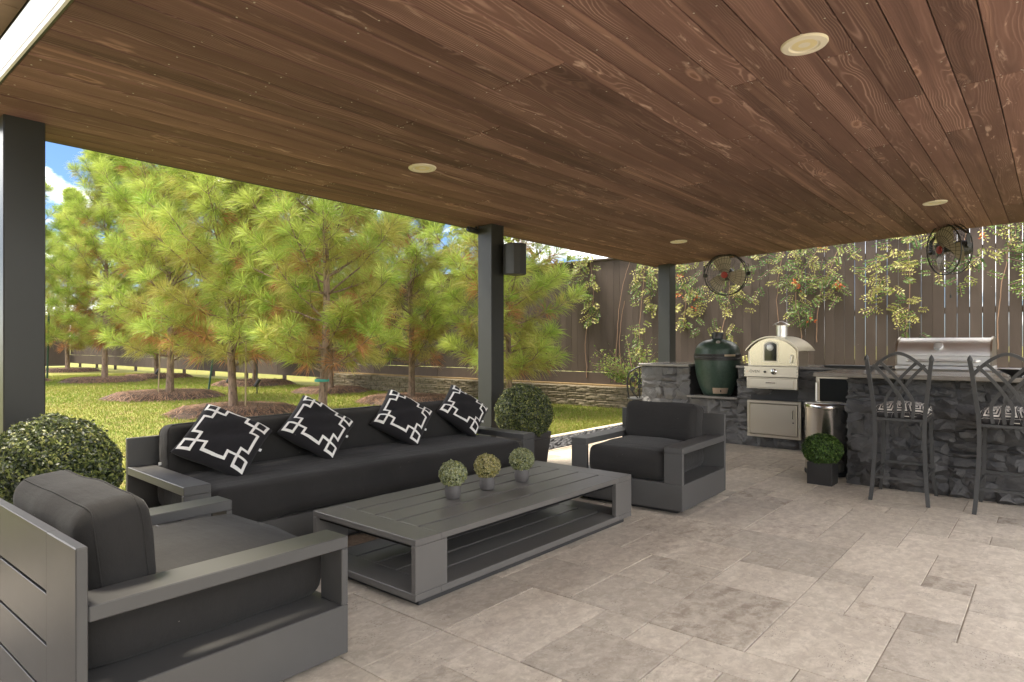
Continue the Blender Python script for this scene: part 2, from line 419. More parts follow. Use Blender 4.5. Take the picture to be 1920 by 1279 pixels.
# ------------------------------------------------------------------ mesh helpers
class MB:
    def __init__(s): s.v = []; s.f = []
    def add(s, vs, fs):
        o = len(s.v); s.v += [tuple(p) for p in vs]; s.f += [tuple(i + o for i in f) for f in fs]
        return s
    def box(s, x0, x1, y0, y1, z0, z1, b=0.0, M=None):
        if b <= 0:
            vs = [(x, y, z) for z in (z0, z1) for y in (y0, y1) for x in (x0, x1)]
            fs = [(0, 2, 3, 1), (4, 5, 7, 6), (0, 1, 5, 4), (2, 6, 7, 3), (0, 4, 6, 2), (1, 3, 7, 5)]
        else:
            b = min(b, (x1 - x0) * .45, (y1 - y0) * .45, (z1 - z0) * .45)
            vs = []; idx = {}
            X = (x0, x1); Y = (y0, y1); Z = (z0, z1)
            for i in (0, 1):
                for j in (0, 1):
                    for k in (0, 1):
                        sx, sy, sz = (1, -1)[i] * b, (1, -1)[j] * b, (1, -1)[k] * b
                        for a, q in enumerate(((X[i], Y[j] + sy, Z[k] + sz), (X[i] + sx, Y[j], Z[k] + sz), (X[i] + sx, Y[j] + sy, Z[k]))):
                            idx[i, j, k, a] = len(vs); vs.append(q)
            fs = []
            I = idx
            for i in (0, 1):
                f = [I[i, 0, 0, 0], I[i, 1, 0, 0], I[i, 1, 1, 0], I[i, 0, 1, 0]]; fs.append(f if i else f[::-1])
                f = [I[0, i, 0, 1], I[0, i, 1, 1], I[1, i, 1, 1], I[1, i, 0, 1]]; fs.append(f if i else f[::-1])
                f = [I[0, 0, i, 2], I[1, 0, i, 2], I[1, 1, i, 2], I[0, 1, i, 2]]; fs.append(f if i else f[::-1])
            for i in (0, 1):
                for j in (0, 1):
                    f = [I[i, j, 0, 0], I[i, j, 1, 0], I[i, j, 1, 1], I[i, j, 0, 1]]; fs.append(f if (i == j) else f[::-1])
                    f = [I[i, 0, j, 0], I[i, 0, j, 2], I[i, 1, j, 2], I[i, 1, j, 0]]; fs.append(f if (i == j) else f[::-1])
                    f = [I[0, i, j, 1], I[1, i, j, 1], I[1, i, j, 2], I[0, i, j, 2]]; fs.append(f if (i == j) else f[::-1])
            for i in (0, 1):
                for j in (0, 1):
                    for k in (0, 1):
                        f = [I[i, j, k, 0], I[i, j, k, 1], I[i, j, k, 2]]; fs.append(f if (i + j + k) % 2 else f[::-1])
        if M is not None: vs = [tuple(M @ Vector(p)) for p in vs]
        return s.add(vs, fs)
    def tube(s, pts, r, n=8, closed=False, flat=None):
        P = [Vector(p) for p in pts]; m = len(P)
        rs = r if isinstance(r, (list, tuple)) else [r] * m
        up = None; rings = []
        for i in range(m):
            if closed: d = P[(i + 1) % m] - P[i - 1]
            else: d = P[min(i + 1, m - 1)] - P[max(i - 1, 0)]
            d.normalize()
            if up is None:
                up = Vector((0, 0, 1)) if abs(d.z) < .9 else Vector((1, 0, 0))
                if flat is not None: up = Vector(flat)
            a = d.cross(up)
            if a.length < 1e-4: a = d.cross(Vector((0.3, 1, 0.1)))
            a.normalize(); bb = a.cross(d).normalized(); 
            if flat is None: up = bb
            rings.append([P[i] + (a * math.cos(t) + bb * math.sin(t)) * rs[i] for t in [2 * math.pi * (k + .5) / n for k in range(n)]])
        vs = [p for rg in rings for p in rg]; fs = []
        mm = m if closed else m - 1
        for i in range(mm):
            j = (i + 1) % m
            for k in range(n):
                fs.append((i * n + k, i * n + (k + 1) % n, j * n + (k + 1) % n, j * n + k))
        if not closed:
            fs.append(tuple(range(n))[::-1]); fs.append(tuple((m - 1) * n + k for k in range(n)))
        return s.add(vs, fs)
    def bar(s, pts, w, t, wdir):
        """flat bar of width w (across wdir's in-plane) and thickness t along wdir swept along pts"""
        P = [Vector(p) for p in pts]; wd = Vector(wdir).normalized(); vs = []; fs = []; m = len(P)
        for i in range(m):
            d = (P[min(i + 1, m - 1)] - P[max(i - 1, 0)]).normalized()
            a = d.cross(wd).normalized()
            for (p, q) in ((-1, -1), (1, -1), (1, 1), (-1, 1)):
                vs.append(P[i] + a * p * w / 2 + wd * q * t / 2)
        for i in range(m - 1):
            for k in range(4):
                fs.append((i * 4 + k, i * 4 + (k + 1) % 4, i * 4 + 4 + (k + 1) % 4, i * 4 + 4 + k))
        fs.append((3, 2, 1, 0)); o = (m - 1) * 4; fs.append((o, o + 1, o + 2, o + 3))
        return s.add(vs, fs)
    def lathe(s, prof, n=32, c=(0, 0, 0), M=None):
        vs = []; fs = []; m = len(prof)
        for (r, z) in prof:
            for k in range(n):
                a = 2 * math.pi * k / n
                vs.append((c[0] + r * math.cos(a), c[1] + r * math.sin(a), c[2] + z))
        for i in range(m - 1):
            for k in range(n):
                fs.append((i * n + k, i * n + (k + 1) % n, (i + 1) * n + (k + 1) % n, (i + 1) * n + k))
        if prof[0][0] > 1e-5: fs.append(tuple(range(n))[::-1])
        if prof[-1][0] > 1e-5: fs.append(tuple((m - 1) * n + k for k in range(n)))
        if M is not None: vs = [tuple(M @ Vector(p)) for p in vs]
        return s.add(vs, fs)
    def mesh(s, name, smooth=False, ang=40):
        me = bpy.data.meshes.new(name)
        me.from_pydata(s.v, [], s.f); me.validate(); 
        bm = bmesh.new(); bm.from_mesh(me)
        bmesh.ops.recalc_face_normals(bm, faces=bm.faces); bm.to_mesh(me); bm.free()
        if smooth:
            me.polygons.foreach_set('use_smooth', [True] * len(me.polygons))
            try: me.set_sharp_from_angle(angle=R(ang))
            except Exception: pass
        return me
    def build(s, name, mat, parent=None, smooth=False, ang=40, loc=(0, 0, 0), rot=(0, 0, 0)):
        return link(name, s.mesh(name, smooth, ang), mat, parent, loc, rot)

def link(name, me, mat, parent=None, loc=(0, 0, 0), rot=(0, 0, 0)):
    if mat is not None and not me.materials: me.materials.append(MAT[mat])
    o = bpy.data.objects.new(name, me); COL.objects.link(o)
    o.location = loc; o.rotation_euler = rot
    if parent is not None: o.parent = parent
    return o
def empty(name, loc=(0, 0, 0), rot=(0, 0, 0)):
    o = bpy.data.objects.new(name, None); COL.objects.link(o)
    o.location = loc; o.rotation_euler = rot; o.empty_display_size = 0.1
    return o
def tag(o, label, cat, group=None, kind=None):
    o['label'] = label
    if cat: o['category'] = cat
    if group: o['group'] = group
    if kind: o['kind'] = kind
    return o
def struct(o, label=None):
    o['kind'] = 'structure'
    if label: o['label'] = label
    return o
def copy_tree(o, parent=None):
    c = o.copy(); COL.objects.link(c); c.parent = parent
    for ch in list(o.children): copy_tree(ch, c)
    return c

def tris_mesh(name, V, F, colors=None, smooth=False):
    """fast mesh: V (n,3) array, F (m,k) array of equal polygons, colors per face (m,3)"""
    V = np.asarray(V, np.float32); F = np.asarray(F, np.int32)
    me = bpy.data.meshes.new(name)
    m, k = F.shape
    me.vertices.add(len(V)); me.vertices.foreach_set('co', V.ravel())
    me.loops.add(m * k); me.loops.foreach_set('vertex_index', F.ravel())
    me.polygons.add(m)
    me.polygons.foreach_set('loop_start', np.arange(0, m * k, k, dtype=np.int32))
    if smooth: me.polygons.foreach_set('use_smooth', np.ones(m, bool))
    me.update(calc_edges=True)
    if colors is not None:
        ca = me.color_attributes.new('Col', 'FLOAT_COLOR', 'CORNER')
        c = np.ones((m, k, 4), np.float32); c[:, :, :3] = np.asarray(colors, np.float32)[:, None, :]
        ca.data.foreach_set('color', c.ravel())
    return me

def unit(a):
    return a / np.maximum(np.linalg.norm(a, axis=-1, keepdims=True), 1e-9)

def leaves_mesh(name, P, N, L, W, col, fold=0.0, axis=None):
    """one kite-shaped leaf (two triangles) at each point P with normal N, length L, width W"""
    n = len(P)
    N = unit(N)
    if axis is None: axis = rng.normal(size=(n, 3))
    T = unit(axis - (axis * N).sum(1, keepdims=True) * N)
    B = np.cross(N, T)
    L = np.broadcast_to(np.asarray(L, float).reshape(-1, 1), (n, 1)); W = np.broadcast_to(np.asarray(W, float).reshape(-1, 1), (n, 1))
    a = P - T * L / 2; b = P + B * W / 2 + N * fold * W; c = P + T * L / 2; d = P - B * W / 2 + N * fold * W
    V = np.stack([a, b, c, d], 1).reshape(-1, 3)
    i = np.arange(n) * 4
    F = np.concatenate([np.stack([i, i + 1, i + 2], 1), np.stack([i, i + 2, i + 3], 1)])
    return tris_mesh(name, V, F, np.concatenate([col, col]))

def ZC(x, y): return 2.5697 - 0.008 * x - 0.0363 * y       # underside of the ceiling boards

# ------------------------------------------------------------------ ground, paving
lawn = MB().add([(-400, -400, -0.03), (400, -400, -0.03), (400, 400, -0.03), (-400, 400, -0.03)], [(0, 1, 2, 3)]).build('lawn', 'lawn')
struct(lawn, 'green and straw coloured lawn around the patio')

U = 0.2032
PX0, PX1, PY0, PY1 = -4.0, 7.46, -3.0, 4.27
patio = empty('patio_floor'); struct(patio, 'travertine paving laid in a mixed size pattern')
bed = MB().box(PX0 - 2.5, 9.1, PY0 - 3, PY1, -0.2, -0.006).build('mortar_bed', 'grout', patio)
def tile_layout():
    nx0, nx1 = int(round((PX0) / U)) - 8, int(round(9.1 / U)) + 1
    ny0, ny1 = -22, 21
    W, Hh = nx1 - nx0, ny1 - ny0
    g = np.zeros((W, Hh), bool); tiles = []
    def fits(i, j, w, h):
        return i >= 0 and j >= 0 and i + w <= W and j + h <= Hh and not g[i:i + w, j:j + h].any()
    def put(i, j, w, h):
        g[i:i + w, j:j + h] = True; tiles.append((i + nx0, j + ny0, w, h))
    for (x, y, w, h) in [(12, 4, 3, 2), (12, 2, 3, 2), (15, 3, 2, 1), (15, 4, 2, 2), (18, 2, 3, 2), (16, 1, 2, 2), (17, 4, 1, 1), (18, 4, 2, 3), (15, 6, 1, 2), (20, 4, 2, 1), (20, 5, 2, 2), (9, 7, 3, 2), (12, 6, 2, 2), (14, 8, 2, 2), (9, 5, 2, 2), (16, 6, 2, 3)]:
        if fits(x - nx0, y - ny0, w, h): put(x - nx0, y - ny0, w, h)
    rr = random.Random(11)
    kinds = [((3, 2), 6), ((2, 3), 5), ((2, 2), 6), ((2, 1), 3), ((1, 2), 3), ((1, 1), 1.5)]
    for j in range(Hh):
        for i in range(W):
            if g[i, j]: continue
            opts = [(k, w) for k, w in kinds if fits(i, j, *k)]
            ks, ws = zip(*opts)
            put(i, j, *rr.choices(ks, ws)[0])
    return tiles
_pav = {}
def paver_mesh(w, h):
    if (w, h) not in _pav:
        W, Hh, g, b = w * U / 2, h * U / 2, 0.0028, 0.0016
        _pav[w, h] = MB().box(-W + g, W - g, -Hh + g, Hh - g, -0.03, 0.0, b).mesh('paver')
        _pav[w, h].materials.append(MAT['travertine'])
    return _pav[w, h]
rest = MB(); cand = []
for (i, j, w, h) in tile_layout():
    cx, cy = (i + 0.1 + w / 2) * U, (j + 0.5 + h / 2) * U
    if cy + h * U / 2 > PY1 + 0.05 or cx > 9.0: continue
    fx = cx * 0.7649 + cy * 0.6441; sx = cx * 0.6441 - cy * 0.7649
    seen = fx > 0.9 and abs(sx) / fx < 0.98 and cx < 7.7
    cand.append((fx if seen else 99 + fx, cx, cy, w, h))
cand.sort()
prr = random.Random(3)
for n, (k, cx, cy, w, h) in enumerate(cand):
    z = prr.uniform(-0.0012, 0.0012)
    if n < 295 and k < 99:
        o = link('paver', paver_mesh(w, h), None, patio, (cx, cy, z), (prr.uniform(-.001, .001), prr.uniform(-.001, .001), prr.choice((0, math.pi))))
    else:
        rest.box(cx - w * U / 2 + .0032, cx + w * U / 2 - .0032, cy - h * U / 2 + .0032, cy + h * U / 2 - .0032, -0.03, z)
o = rest.build('paving', 'travertine', patio); o['kind'] = 'stuff'

edge = MB().box(-1.5, 10.2, 4.80, 4.90, -0.1, 0.02, 0.008)
struct(edge.build('kerb', 'edging'), 'pale concrete edging between pebbles and lawn')
edge2 = MB().box(-1.5, 9.1, PY1 + .001, PY1 + 0.03, -0.1, 0.002, 0.004)
struct(edge2.build('kerb', 'edging'), 'thin paved border along the pebble strip')

# dark pebbles between paving and kerb
def pebbles():
    bm = bmesh.new(); bmesh.ops.create_icosphere(bm, subdivisions=1, radius=1.0)
    bv = np.array([v.co[:] for v in bm.verts]); bf = np.array([[v.index for v in f.verts] for f in bm.faces]); bm.free()
    n = 5200
    x = np.concatenate([rng.uniform(3.5, 9.6, 4700), rng.uniform(-1.2, 3.5, n - 4700)]); y = rng.uniform(4.31, 4.80, n)
    z = rng.uniform(-0.028, 0.012, n)
    sc = rng.uniform(0.013, 0.028, (n, 1)) * np.stack([rng.uniform(.9, 1.6, n), rng.uniform(.7, 1.1, n), rng.uniform(.5, .8, n)], 1)
    a = rng.uniform(0, 6.28, n); ca, sa = np.cos(a)[:, None], np.sin(a)[:, None]
    q = bv[None] * sc[:, None, :] * (1 + rng.uniform(-.18, .18, (n, len(bv), 1)))
    V = np.stack([q[..., 0] * ca - q[..., 1] * sa + x[:, None], q[..., 0] * sa + q[..., 1] * ca + y[:, None], q[..., 2] + z[:, None]], -1)
    F = (bf[None] + (np.arange(n) * len(bv))[:, None, None]).reshape(-1, 3)
    me = tris_mesh('gravel', V.reshape(-1, 3), F)
    o = link('gravel', me, 'pebble'); tag(o, 'dark grey pebbles in a strip along the lawn', 'gravel', kind='stuff')
    MB().box(-1.4, 10.1, PY1 + .031, 4.799, -0.15, -0.022).build('gravel_base', 'soil', o)
pebbles()

# grass blades over the visible lawn
def grass():
    n = 260000
    # denser near: sample depth
    y = 4.92 + (rng.random(n) ** 1.7) * 24.0
    x = rng.uniform(-4.0, 10.4, n)
    fx = x * .7649 + y * .6441; sx = x * .6441 - y * .7649
    keep = (np.abs(sx) / fx < 1.3)
    x, y, fx = x[keep], y[keep], fx[keep]; n = len(x)
    P = np.stack([x, y, np.full(n, -0.032)], 1)
    h = rng.uniform(.022, .05, n)[:, None] * (1 + fx[:, None] * 0.012); w = (0.0035 + 0.0010 * fx)[:, None]
    a = rng.uniform(0, 6.28, n); d = np.stack([np.cos(a), np.sin(a), np.zeros(n)], 1)
    lean = rng.normal(0, .45, (n, 3)); lean[:, 2] = 1; lean = unit(lean)
    V = np.stack([P - d * w / 2, P + d * w / 2, P + lean * h], 1).reshape(-1, 3)
    F = np.arange(n * 3).reshape(-1, 3)
    patch = np.sin(x * 1.3 + y * .7) * .5 + np.sin(x * .6 - y * 1.1 + 2) * .5
    t = np.clip(0.34 + .25 * patch + rng.normal(0, .24, n), 0, 1)[:, None]
    col = (1 - t) * np.array([.145, .215, .026]) + t * np.array([.275, .255, .062])
    dry = rng.random(n) < .10
    col[dry] = np.array([.34, .25, .12]) * rng.uniform(.7, 1.1, (dry.sum(), 1))
    o = link('grass', tris_mesh('grass', V, F, col), 'grass_blade')
    tag(o, 'short green grass with straw coloured patches on the lawn', 'grass', kind='stuff')
grass()

# ------------------------------------------------------------------ patio cover
RX0, RX1, RY0, RY1 = 0.80, 8.88, -0.36, 4.64
cover = tag(empty('patio_cover', (RX0, RY1, 0)), 'flat patio cover with brown stained board ceiling on charcoal posts', 'pavilion')
off = Vector((-RX0, -RY1, 0))
def part_at(o, x, y, z): o.location = (x - RX0, y - RY1, z); return o
ax = math.atan(-0.0363); ay = math.atan(0.008)
ceil = empty('ceiling'); ceil.parent = cover
crr = random.Random(5)
_pl = {}
def plank_mesh(L, w):
    k = (round(L, 2), round(w, 4))
    if k not in _pl:
        _pl[k] = MB().box(-L / 2 + .0014, L / 2 - .0014, -w / 2 + .0024, w / 2 - .0024, 0, .018, .0035).mesh('plank')
        _pl[k].materials.append(MAT['ceiling_wood'])
    return _pl[k]
PW = 0.1515
nails = MB()
row = 0
y = RY1
joists = [RX0 + 0.05 + 0.4065 * i for i in range(21)]
def nail(x, y):
    z = ZC(x, y) - 0.0008; r = 0.0045
    nails.add([(x + r * math.cos(a) - RX0, y + r * math.sin(a) - RY1, z) for a in [i * math.pi / 3 for i in range(6)]], [(5, 4, 3, 2, 1, 0)])
while y > RY0 + 0.01:
    y1 = y - PW
    x = RX0
    first = crr.choice([joists[k] for k in (4, 6, 8, 10, 5)])
    cuts = [first]
    while True:
        nx = cuts[-1] + 0.4065 * crr.choice([6, 8, 9, 10, 12])
        if nx > RX1 - 0.6: break
        cuts.append(nx)
    for c in cuts + [RX1]:
        L = c - x; cx = (x + c) / 2; cy = (y + y1) / 2
        o = link('plank', plank_mesh(L, PW), None, ceil)
        part_at(o, cx, cy, ZC(cx, cy) + crr.uniform(-.0012, .0022)); o.rotation_euler = (ax, ay, 0)
        x = c
    for jx in joists:
        if crr.random() < .5:
            nail(jx + crr.uniform(-.01, .01), y - .03 + crr.uniform(-.006, .006))
        if crr.random() < .42:
            nail(jx + crr.uniform(-.01, .01), y1 + .03 + crr.uniform(-.006, .006))
    for c in cuts:
        for dx in (-.02, .02):
            for yy in (y - .03, y1 + .035): nail(c + dx, yy + crr.uniform(-.008, .008))
    y = y1
YE = y
o = nails.build('nail', 'wire_white', ceil); o['kind'] = 'stuff'
def slab(x0, x1, y0, y1, d0, d1):
    vs = [(x - RX0, yy - RY1, ZC(x, yy) + d) for d in (d0, d1) for yy in (y0, y1) for x in (x0, x1)]
    return MB().add(vs, [(0, 2, 3, 1), (4, 5, 7, 6), (0, 1, 5, 4), (2, 6, 7, 3), (0, 4, 6, 2), (1, 3, 7, 5)])
slab(RX0 + .03, RX1 - .01, YE + .01, RY1 - .01, .022, .28).build('roof_deck', 'roof_deck', cover)
slab(RX0 - .07, RX1 + .06, YE - .06, RY1 + .06, .44, .47).build('roof_sheet', 'roof_deck', cover)
slab(RX0 + .031, RX1 - .02, YE + .02, RY1 - .02, .281, .439).build('roof_core', 'roof_deck', cover)
slab(RX0 - .02, RX1 + .05, RY1 + .002, RY1 + .03, .004, .28).build('fascia', 'roof_deck', cover)
slab(RX0 - .02, RX1 + .05, YE - .03, YE - .002, .004, .28).build('fascia', 'roof_deck', cover)
slab(RX1 + .002, RX1 + .03, YE, RY1, .004, .28).build('fascia', 'roof_deck', cover)
slab(RX0 - .010, RX0 - .001, YE, RY1, -.002, .016).build('edge_strip', 'post_paint', cover)
slab(RX0 - .022, RX0 - .011, YE, RY1, -.004, .020).build('trim_lip', 'white_paint', cover)
slab(RX0 - .016, RX0 + .028, YE, RY1, .0205, .030).build('trim_seam', 'black_iron', cover)
w_f = slab(RX0 - .020, RX0 + .02, YE, RY1, .0305, .175).build('end_fascia', 'white_paint', cover); w_f['label'] = 'white painted fascia board'
for i in range(5):
    y0 = YE + .02 + i * (RY1 - YE) / 5
    slab(RX0 - .05 - .004 * (i % 2), RX0 + .025, y0, y0 + (RY1 - YE) / 5 - .006, .285, .435).build('upper_board', 'eave_wood', cover)
# posts
for (px, base) in ((0.90, 0), (4.815, 0), (8.70, 0)):
    m = MB().box(0, .19, 0, .19, -0.05, ZC(px + .1, 4.42) + .012, .006)
    p = m.build('post', 'post_paint', cover); part_at(p, px, 4.32, 0)
    MB().box(-.03, .22, -.03, .22, -0.03, 0.012, .003).build('base_plate', 'post_paint', p)
# unseen brick wall and roof, added to block light from the open end
hs = tag(empty('light_blocker', (-1.4, 0.2, 0)), 'unseen brown brick wall and roof added to block light at the open end of the patio', 'light_blocker')
MB().box(-3.5, 0, 0, 4.2, -.1, 2.95).build('wall', 'blocker_brick', hs)
MB().add([(-3.7, -.2, 4.4), (1.58, -.2, 2.96), (1.58, 4.4, 2.96), (-3.7, 4.4, 4.4), (-3.7, -.2, 4.46), (1.58, -.2, 3.02), (1.58, 4.4, 3.02), (-3.7, 4.4, 4.46)],
         [(0, 1, 2, 3), (7, 6, 5, 4), (0, 4, 5, 1), (1, 5, 6, 2), (2, 6, 7, 3), (3, 7, 4, 0)]).build('roof', 'roof_deck', hs)  # added roof, reaches out to keep sky light off the near armchair

# ------------------------------------------------------------------ recessed lights
def clight(x, y, lab):
    o = tag(empty('recessed_light', (x, y, ZC(x, y)), (ax, ay, 0)), lab, 'light', 'recessed ceiling lights')
    MB().lathe([(.060, -.004), (.066, -.010), (.094, -.008), (.099, -.002), (.099, .004)], 40).build('trim_ring', 'lamp_trim', o, True)
    MB().lathe([(.0, -.0035), (.05, -.0045), (.062, -.0025), (.062, .002)], 40).build('lens', 'lamp_lens', o, True)
clight(3.10, 3.44, 'round recessed ceiling light above the sofa')
clight(3.06, 0.867, 'largest looking round recessed light, cream ring, near the frame top')
clight(7.15, 3.437, 'small looking round recessed light above the green kamado grill')
clight(7.11, 0.869, 'round recessed light in front of the fan above the gas grill')

# ------------------------------------------------------------------ fence
FX = 10.9
fence = tag(empty('board_fence', (FX, 0, 0)), 'tall dark brown board fence with light showing through gaps', 'fence')
frr = random.Random(21)
_fb = []
for hgt in (2.20, 2.21, 2.19):
    m = MB().box(0, .018, -.0695, .0695, 0, hgt, .002).mesh('board'); m.materials.append(MAT['fence_stain']); _fb.append(m)
yy = -3.0; nb = 0
while nb < 298:
    gap = frr.choice([.001, .0035, .005, .006, .0045, .0035]) if yy < 4.0 else frr.choice([.001, .001, .001, .002, .004])
    o = link('board', frr.choice(_fb), None, fence, (frr.uniform(-.002, .002), yy, .62 if yy > 3.2 else .60), (0, frr.uniform(-.002, .002), 0))
    yy += .139 + gap; nb += 1
FY1 = yy
for z in (.85, 1.6, 2.45):
    MB().box(.022, .06, -3.1, FY1, z, z + .085).build('rail', 'fence_stain', fence)
k = -3.1
while k < FY1:
    MB().box(-.012, .02, k, min(k + 2.43, FY1), .20, .612, .003).build('kickboard', 'fence_stain', fence); k += 2.44
k = -3.1
while k < FY1:
    MB().box(-.04, .10, k, min(k + 3.0, FY1), 2.815, 2.85, .004).build('cap_board', 'fence_stain', fence); k += 3.003
k = -3.0
while k < FY1:
    MB().box(.064, .154, k, k + .09, 0, 2.75).build('fence_post', 'fence_stain', fence); k += 2.4

# far fence closing the grove
ff = tag(empty('far_fence', (10.9, 39.2, 0)), 'distant dark fence closing the lawn behind the pines', 'fence')
bb = MB(); x = -14.0
while x < 0:
    bb.box(x, x + .139, 0, .02, .05, 2.6); x += .1405
o = bb.build('boards', 'fence_stain', ff); o['kind'] = 'stuff'
MB().box(-14.0, .02, -.03, .06, 2.605, 2.64).build('cap_board', 'fence_stain', ff)

# ------------------------------------------------------------------ retaining wall
rw = tag(empty('retaining_wall', (10.45, 4.0, 0)), 'low block retaining wall with three courses below the fence', 'wall')
brr = random.Random(9)
def block_mesh(L):
    m = MB().box(0, .26, 0, L, 0, .126, .012)
    bm = bmesh.new(); me = m.mesh('block'); bm.from_mesh(me)
    bmesh.ops.subdivide_edges(bm, edges=[e for e in bm.edges if e.calc_length() > .1], cuts=3, use_grid_fill=True)
    for v in bm.verts:
        if v.co.x < .02: v.co.x += brr.uniform(-.012, .010)
    bm.to_mesh(me); bm.free(); me.materials.append(MAT['retaining_block']); return me
bms = [block_mesh(.45), block_mesh(.45), block_mesh(.45)]
for c in range(3):
    for i in range(26):
        link('block', brr.choice(bms), None, rw, (c * .014 + brr.uniform(-.006, .006), i * .457 + (.22 if c % 2 else 0), -.03 + c * .131))
so = MB().box(10.7, 10.88, 4.0, 15.8, .2, .385).build('soil_bed', 'soil_bed'); struct(so, 'planting soil held behind the retaining wall')
# ------------------------------------------------------------------ lounge furniture
SURF = {}
def cushion_mesh(name, sx, sy, sz, r, bulge=(0, 0, 0), n=(14, 10, 5), seed=0, wr=0.003):
    """rounded, slightly stuffed box centred on the origin"""
    rr = random.Random(seed); ph = [rr.uniform(0, 6) for _ in range(6)]
    hx, hy, hz = sx / 2, sy / 2, sz / 2
    def lin(k):
        a = [math.sin(math.pi / 2 * (-1 + 2 * i / k)) * .45 + (-1 + 2 * i / k) * .55 for i in range(k + 1)]
        return a
    gx, gy, gz = lin(n[0]), lin(n[1]), lin(n[2])
    mb = MB()
    def P(a, b, c):
        x, y, z = a * hx, b * hy, c * hz
        q = Vector((max(-hx + r, min(hx - r, x)), max(-hy + r, min(hy - r, y)), max(-hz + r, min(hz - r, z))))
        d = Vector((x, y, z)) - q
        p = q + (d.normalized() * r if d.length > 1e-6 else d)
        fx, fy, fz = 1 - a * a, 1 - b * b, 1 - c * c
        p.x += math.copysign(bulge[0] * fy * fz * abs(a) ** 3, a)
        p.y += math.copysign(bulge[1] * fx ** .35 * fz * abs(b) ** 3, b) if fx > 0 else 0
        p.z += math.copysign(bulge[2] * (max(fx, 0) ** .5) * fy * abs(c) ** 3, c)
        w = wr * (math.sin(p.x * 19 + ph[0] + p.z * 9) + math.sin(p.y * 23 + ph[1] + p.x * 7) + math.sin(p.z * 31 + p.x * 11 + ph[2]))
        return p + p.normalized() * w
    def face(A, B, fn):
        vs = [fn(a, b) for a in A for b in B]; m = len(B)
        fs = [(i * m + j, i * m + j + 1, (i + 1) * m + j + 1, (i + 1) * m + j) for i in range(len(A) - 1) for j in range(m - 1)]
        mb.add(vs, fs)
    for c in (-1, 1):
        face(gx, gy, lambda a, b: P(a, b, c)); face(gx, gz, lambda a, b: P(a, c, b)); face(gy, gz, lambda a, b: P(c, a, b))
    me = bpy.data.meshes.new(name); me.from_pydata(mb.v, [], mb.f)
    bm = bmesh.new(); bm.from_mesh(me); bmesh.ops.remove_doubles(bm, verts=bm.verts, dist=1e-4)
    bmesh.ops.recalc_face_normals(bm, faces=bm.faces); bm.to_mesh(me); bm.free()
    me.polygons.foreach_set('use_smooth', [True] * len(me.polygons))
    SURF[me.name] = P
    return me

def seam(o, b):
    """stitched seam ridge that follows the cushion's own surface at depth b"""
    P = SURF[o.data.name]; mb = MB(); N = 40
    for s in (-b, b):
        pts = [P(-.97 + 1.94 * i / N, s, 1) for i in range(N + 1)] + [P(1, s, .9 - 1.8 * i / 12) for i in range(13)]
        pts += [P(.97 - 1.94 * i / N, s, -1) for i in range(N + 1)] + [P(-1, s, -.9 + 1.8 * i / 12) for i in range(13)]
        mb.tube([tuple(q) for q in pts], .0026, 6, True)
    e = mb.build('seam', 'cushion_fabric', o, True); e['kind'] = 'stuff'

def lounge(root, L, D, seats_n, seed, back_rot=-7):
    A = .135
    MB().box(.06, L - .06, .06, D - .09, 0, .029).build('plinth', 'black_plastic', root)
    MB().box(0, L, 0, D - .0315, .03, .21, .003).build('base', 'powder_coat', root)
    for x0 in (0, L - A):
        m = MB().box(x0, x0 + A, 0, D - .0315, .418, .462, .003)
        m.box(x0, x0 + A, 0, .028, .2105, .4175, .003)
        m.build('arm', 'powder_coat', root)
    S = .25
    for x0, x1 in ((0, S), (L - S, L)):
        MB().box(x0, x1, D - .03, D, .03, .626, .003).build('back_stile', 'powder_coat', root)
    for z0, z1 in ((.03, .150), (.159, .293), (.303, .444), (.454, .626)):
        MB().box(S - .002, L - S + .002, D - .0297, D - .0003, z0, z1, .0015).build('back_slat', 'powder_coat', root)
    seat = cushion_mesh('seat_cushion', L - 2 * A - .012, D - .05, .205, .05, (0.0, .012, .022), (int(20 * L), 14, 6), seed, .003)
    link('seat_cushion', seat, 'cushion_fabric', root, (L / 2, (D - .06) / 2 + .004, .212 + .1025))
    bk = cushion_mesh('back_cushion', L - 2 * A - .02, .20, .31, .055, (.004, .012, .008), (int(20 * L), 7, 9), seed + 1, .0022)
    ob = link('back_cushion', bk, 'cushion_fabric', root, (L / 2, D - .165, .395 + .15), (R(back_rot), 0, 0))
    seam(ob, .66)

sofa = tag(empty('sofa', (1.404, 3.303, 0), (0, 0, R(-2.0))), 'long charcoal metal outdoor sofa with one black bench cushion', 'sofa')
lounge(sofa, 2.69, .84, 1, 3)
ch1 = tag(empty('armchair', (1.447, 2.012, 0), (0, 0, R(90.6))), 'charcoal metal armchair seen from behind its slatted back, nearest the lens', 'armchair', 'matching lounge armchairs')
lounge(ch1, 1.0, .875, 1, 13)
ch2 = tag(empty('armchair', (4.075, 2.838, 0), (0, 0, R(-87.6))), 'charcoal metal armchair facing the coffee table from the grill side', 'armchair', 'matching lounge armchairs')
lounge(ch2, .89, .84, 1, 23)
for rt, p in ((ch2, (.725, .60, .505)), (sofa, (.142, .70, .475))):
    MB().box(-.012, .012, -.002, .002, -.008, .008).build('care_tag', 'label_white', rt, loc=p)

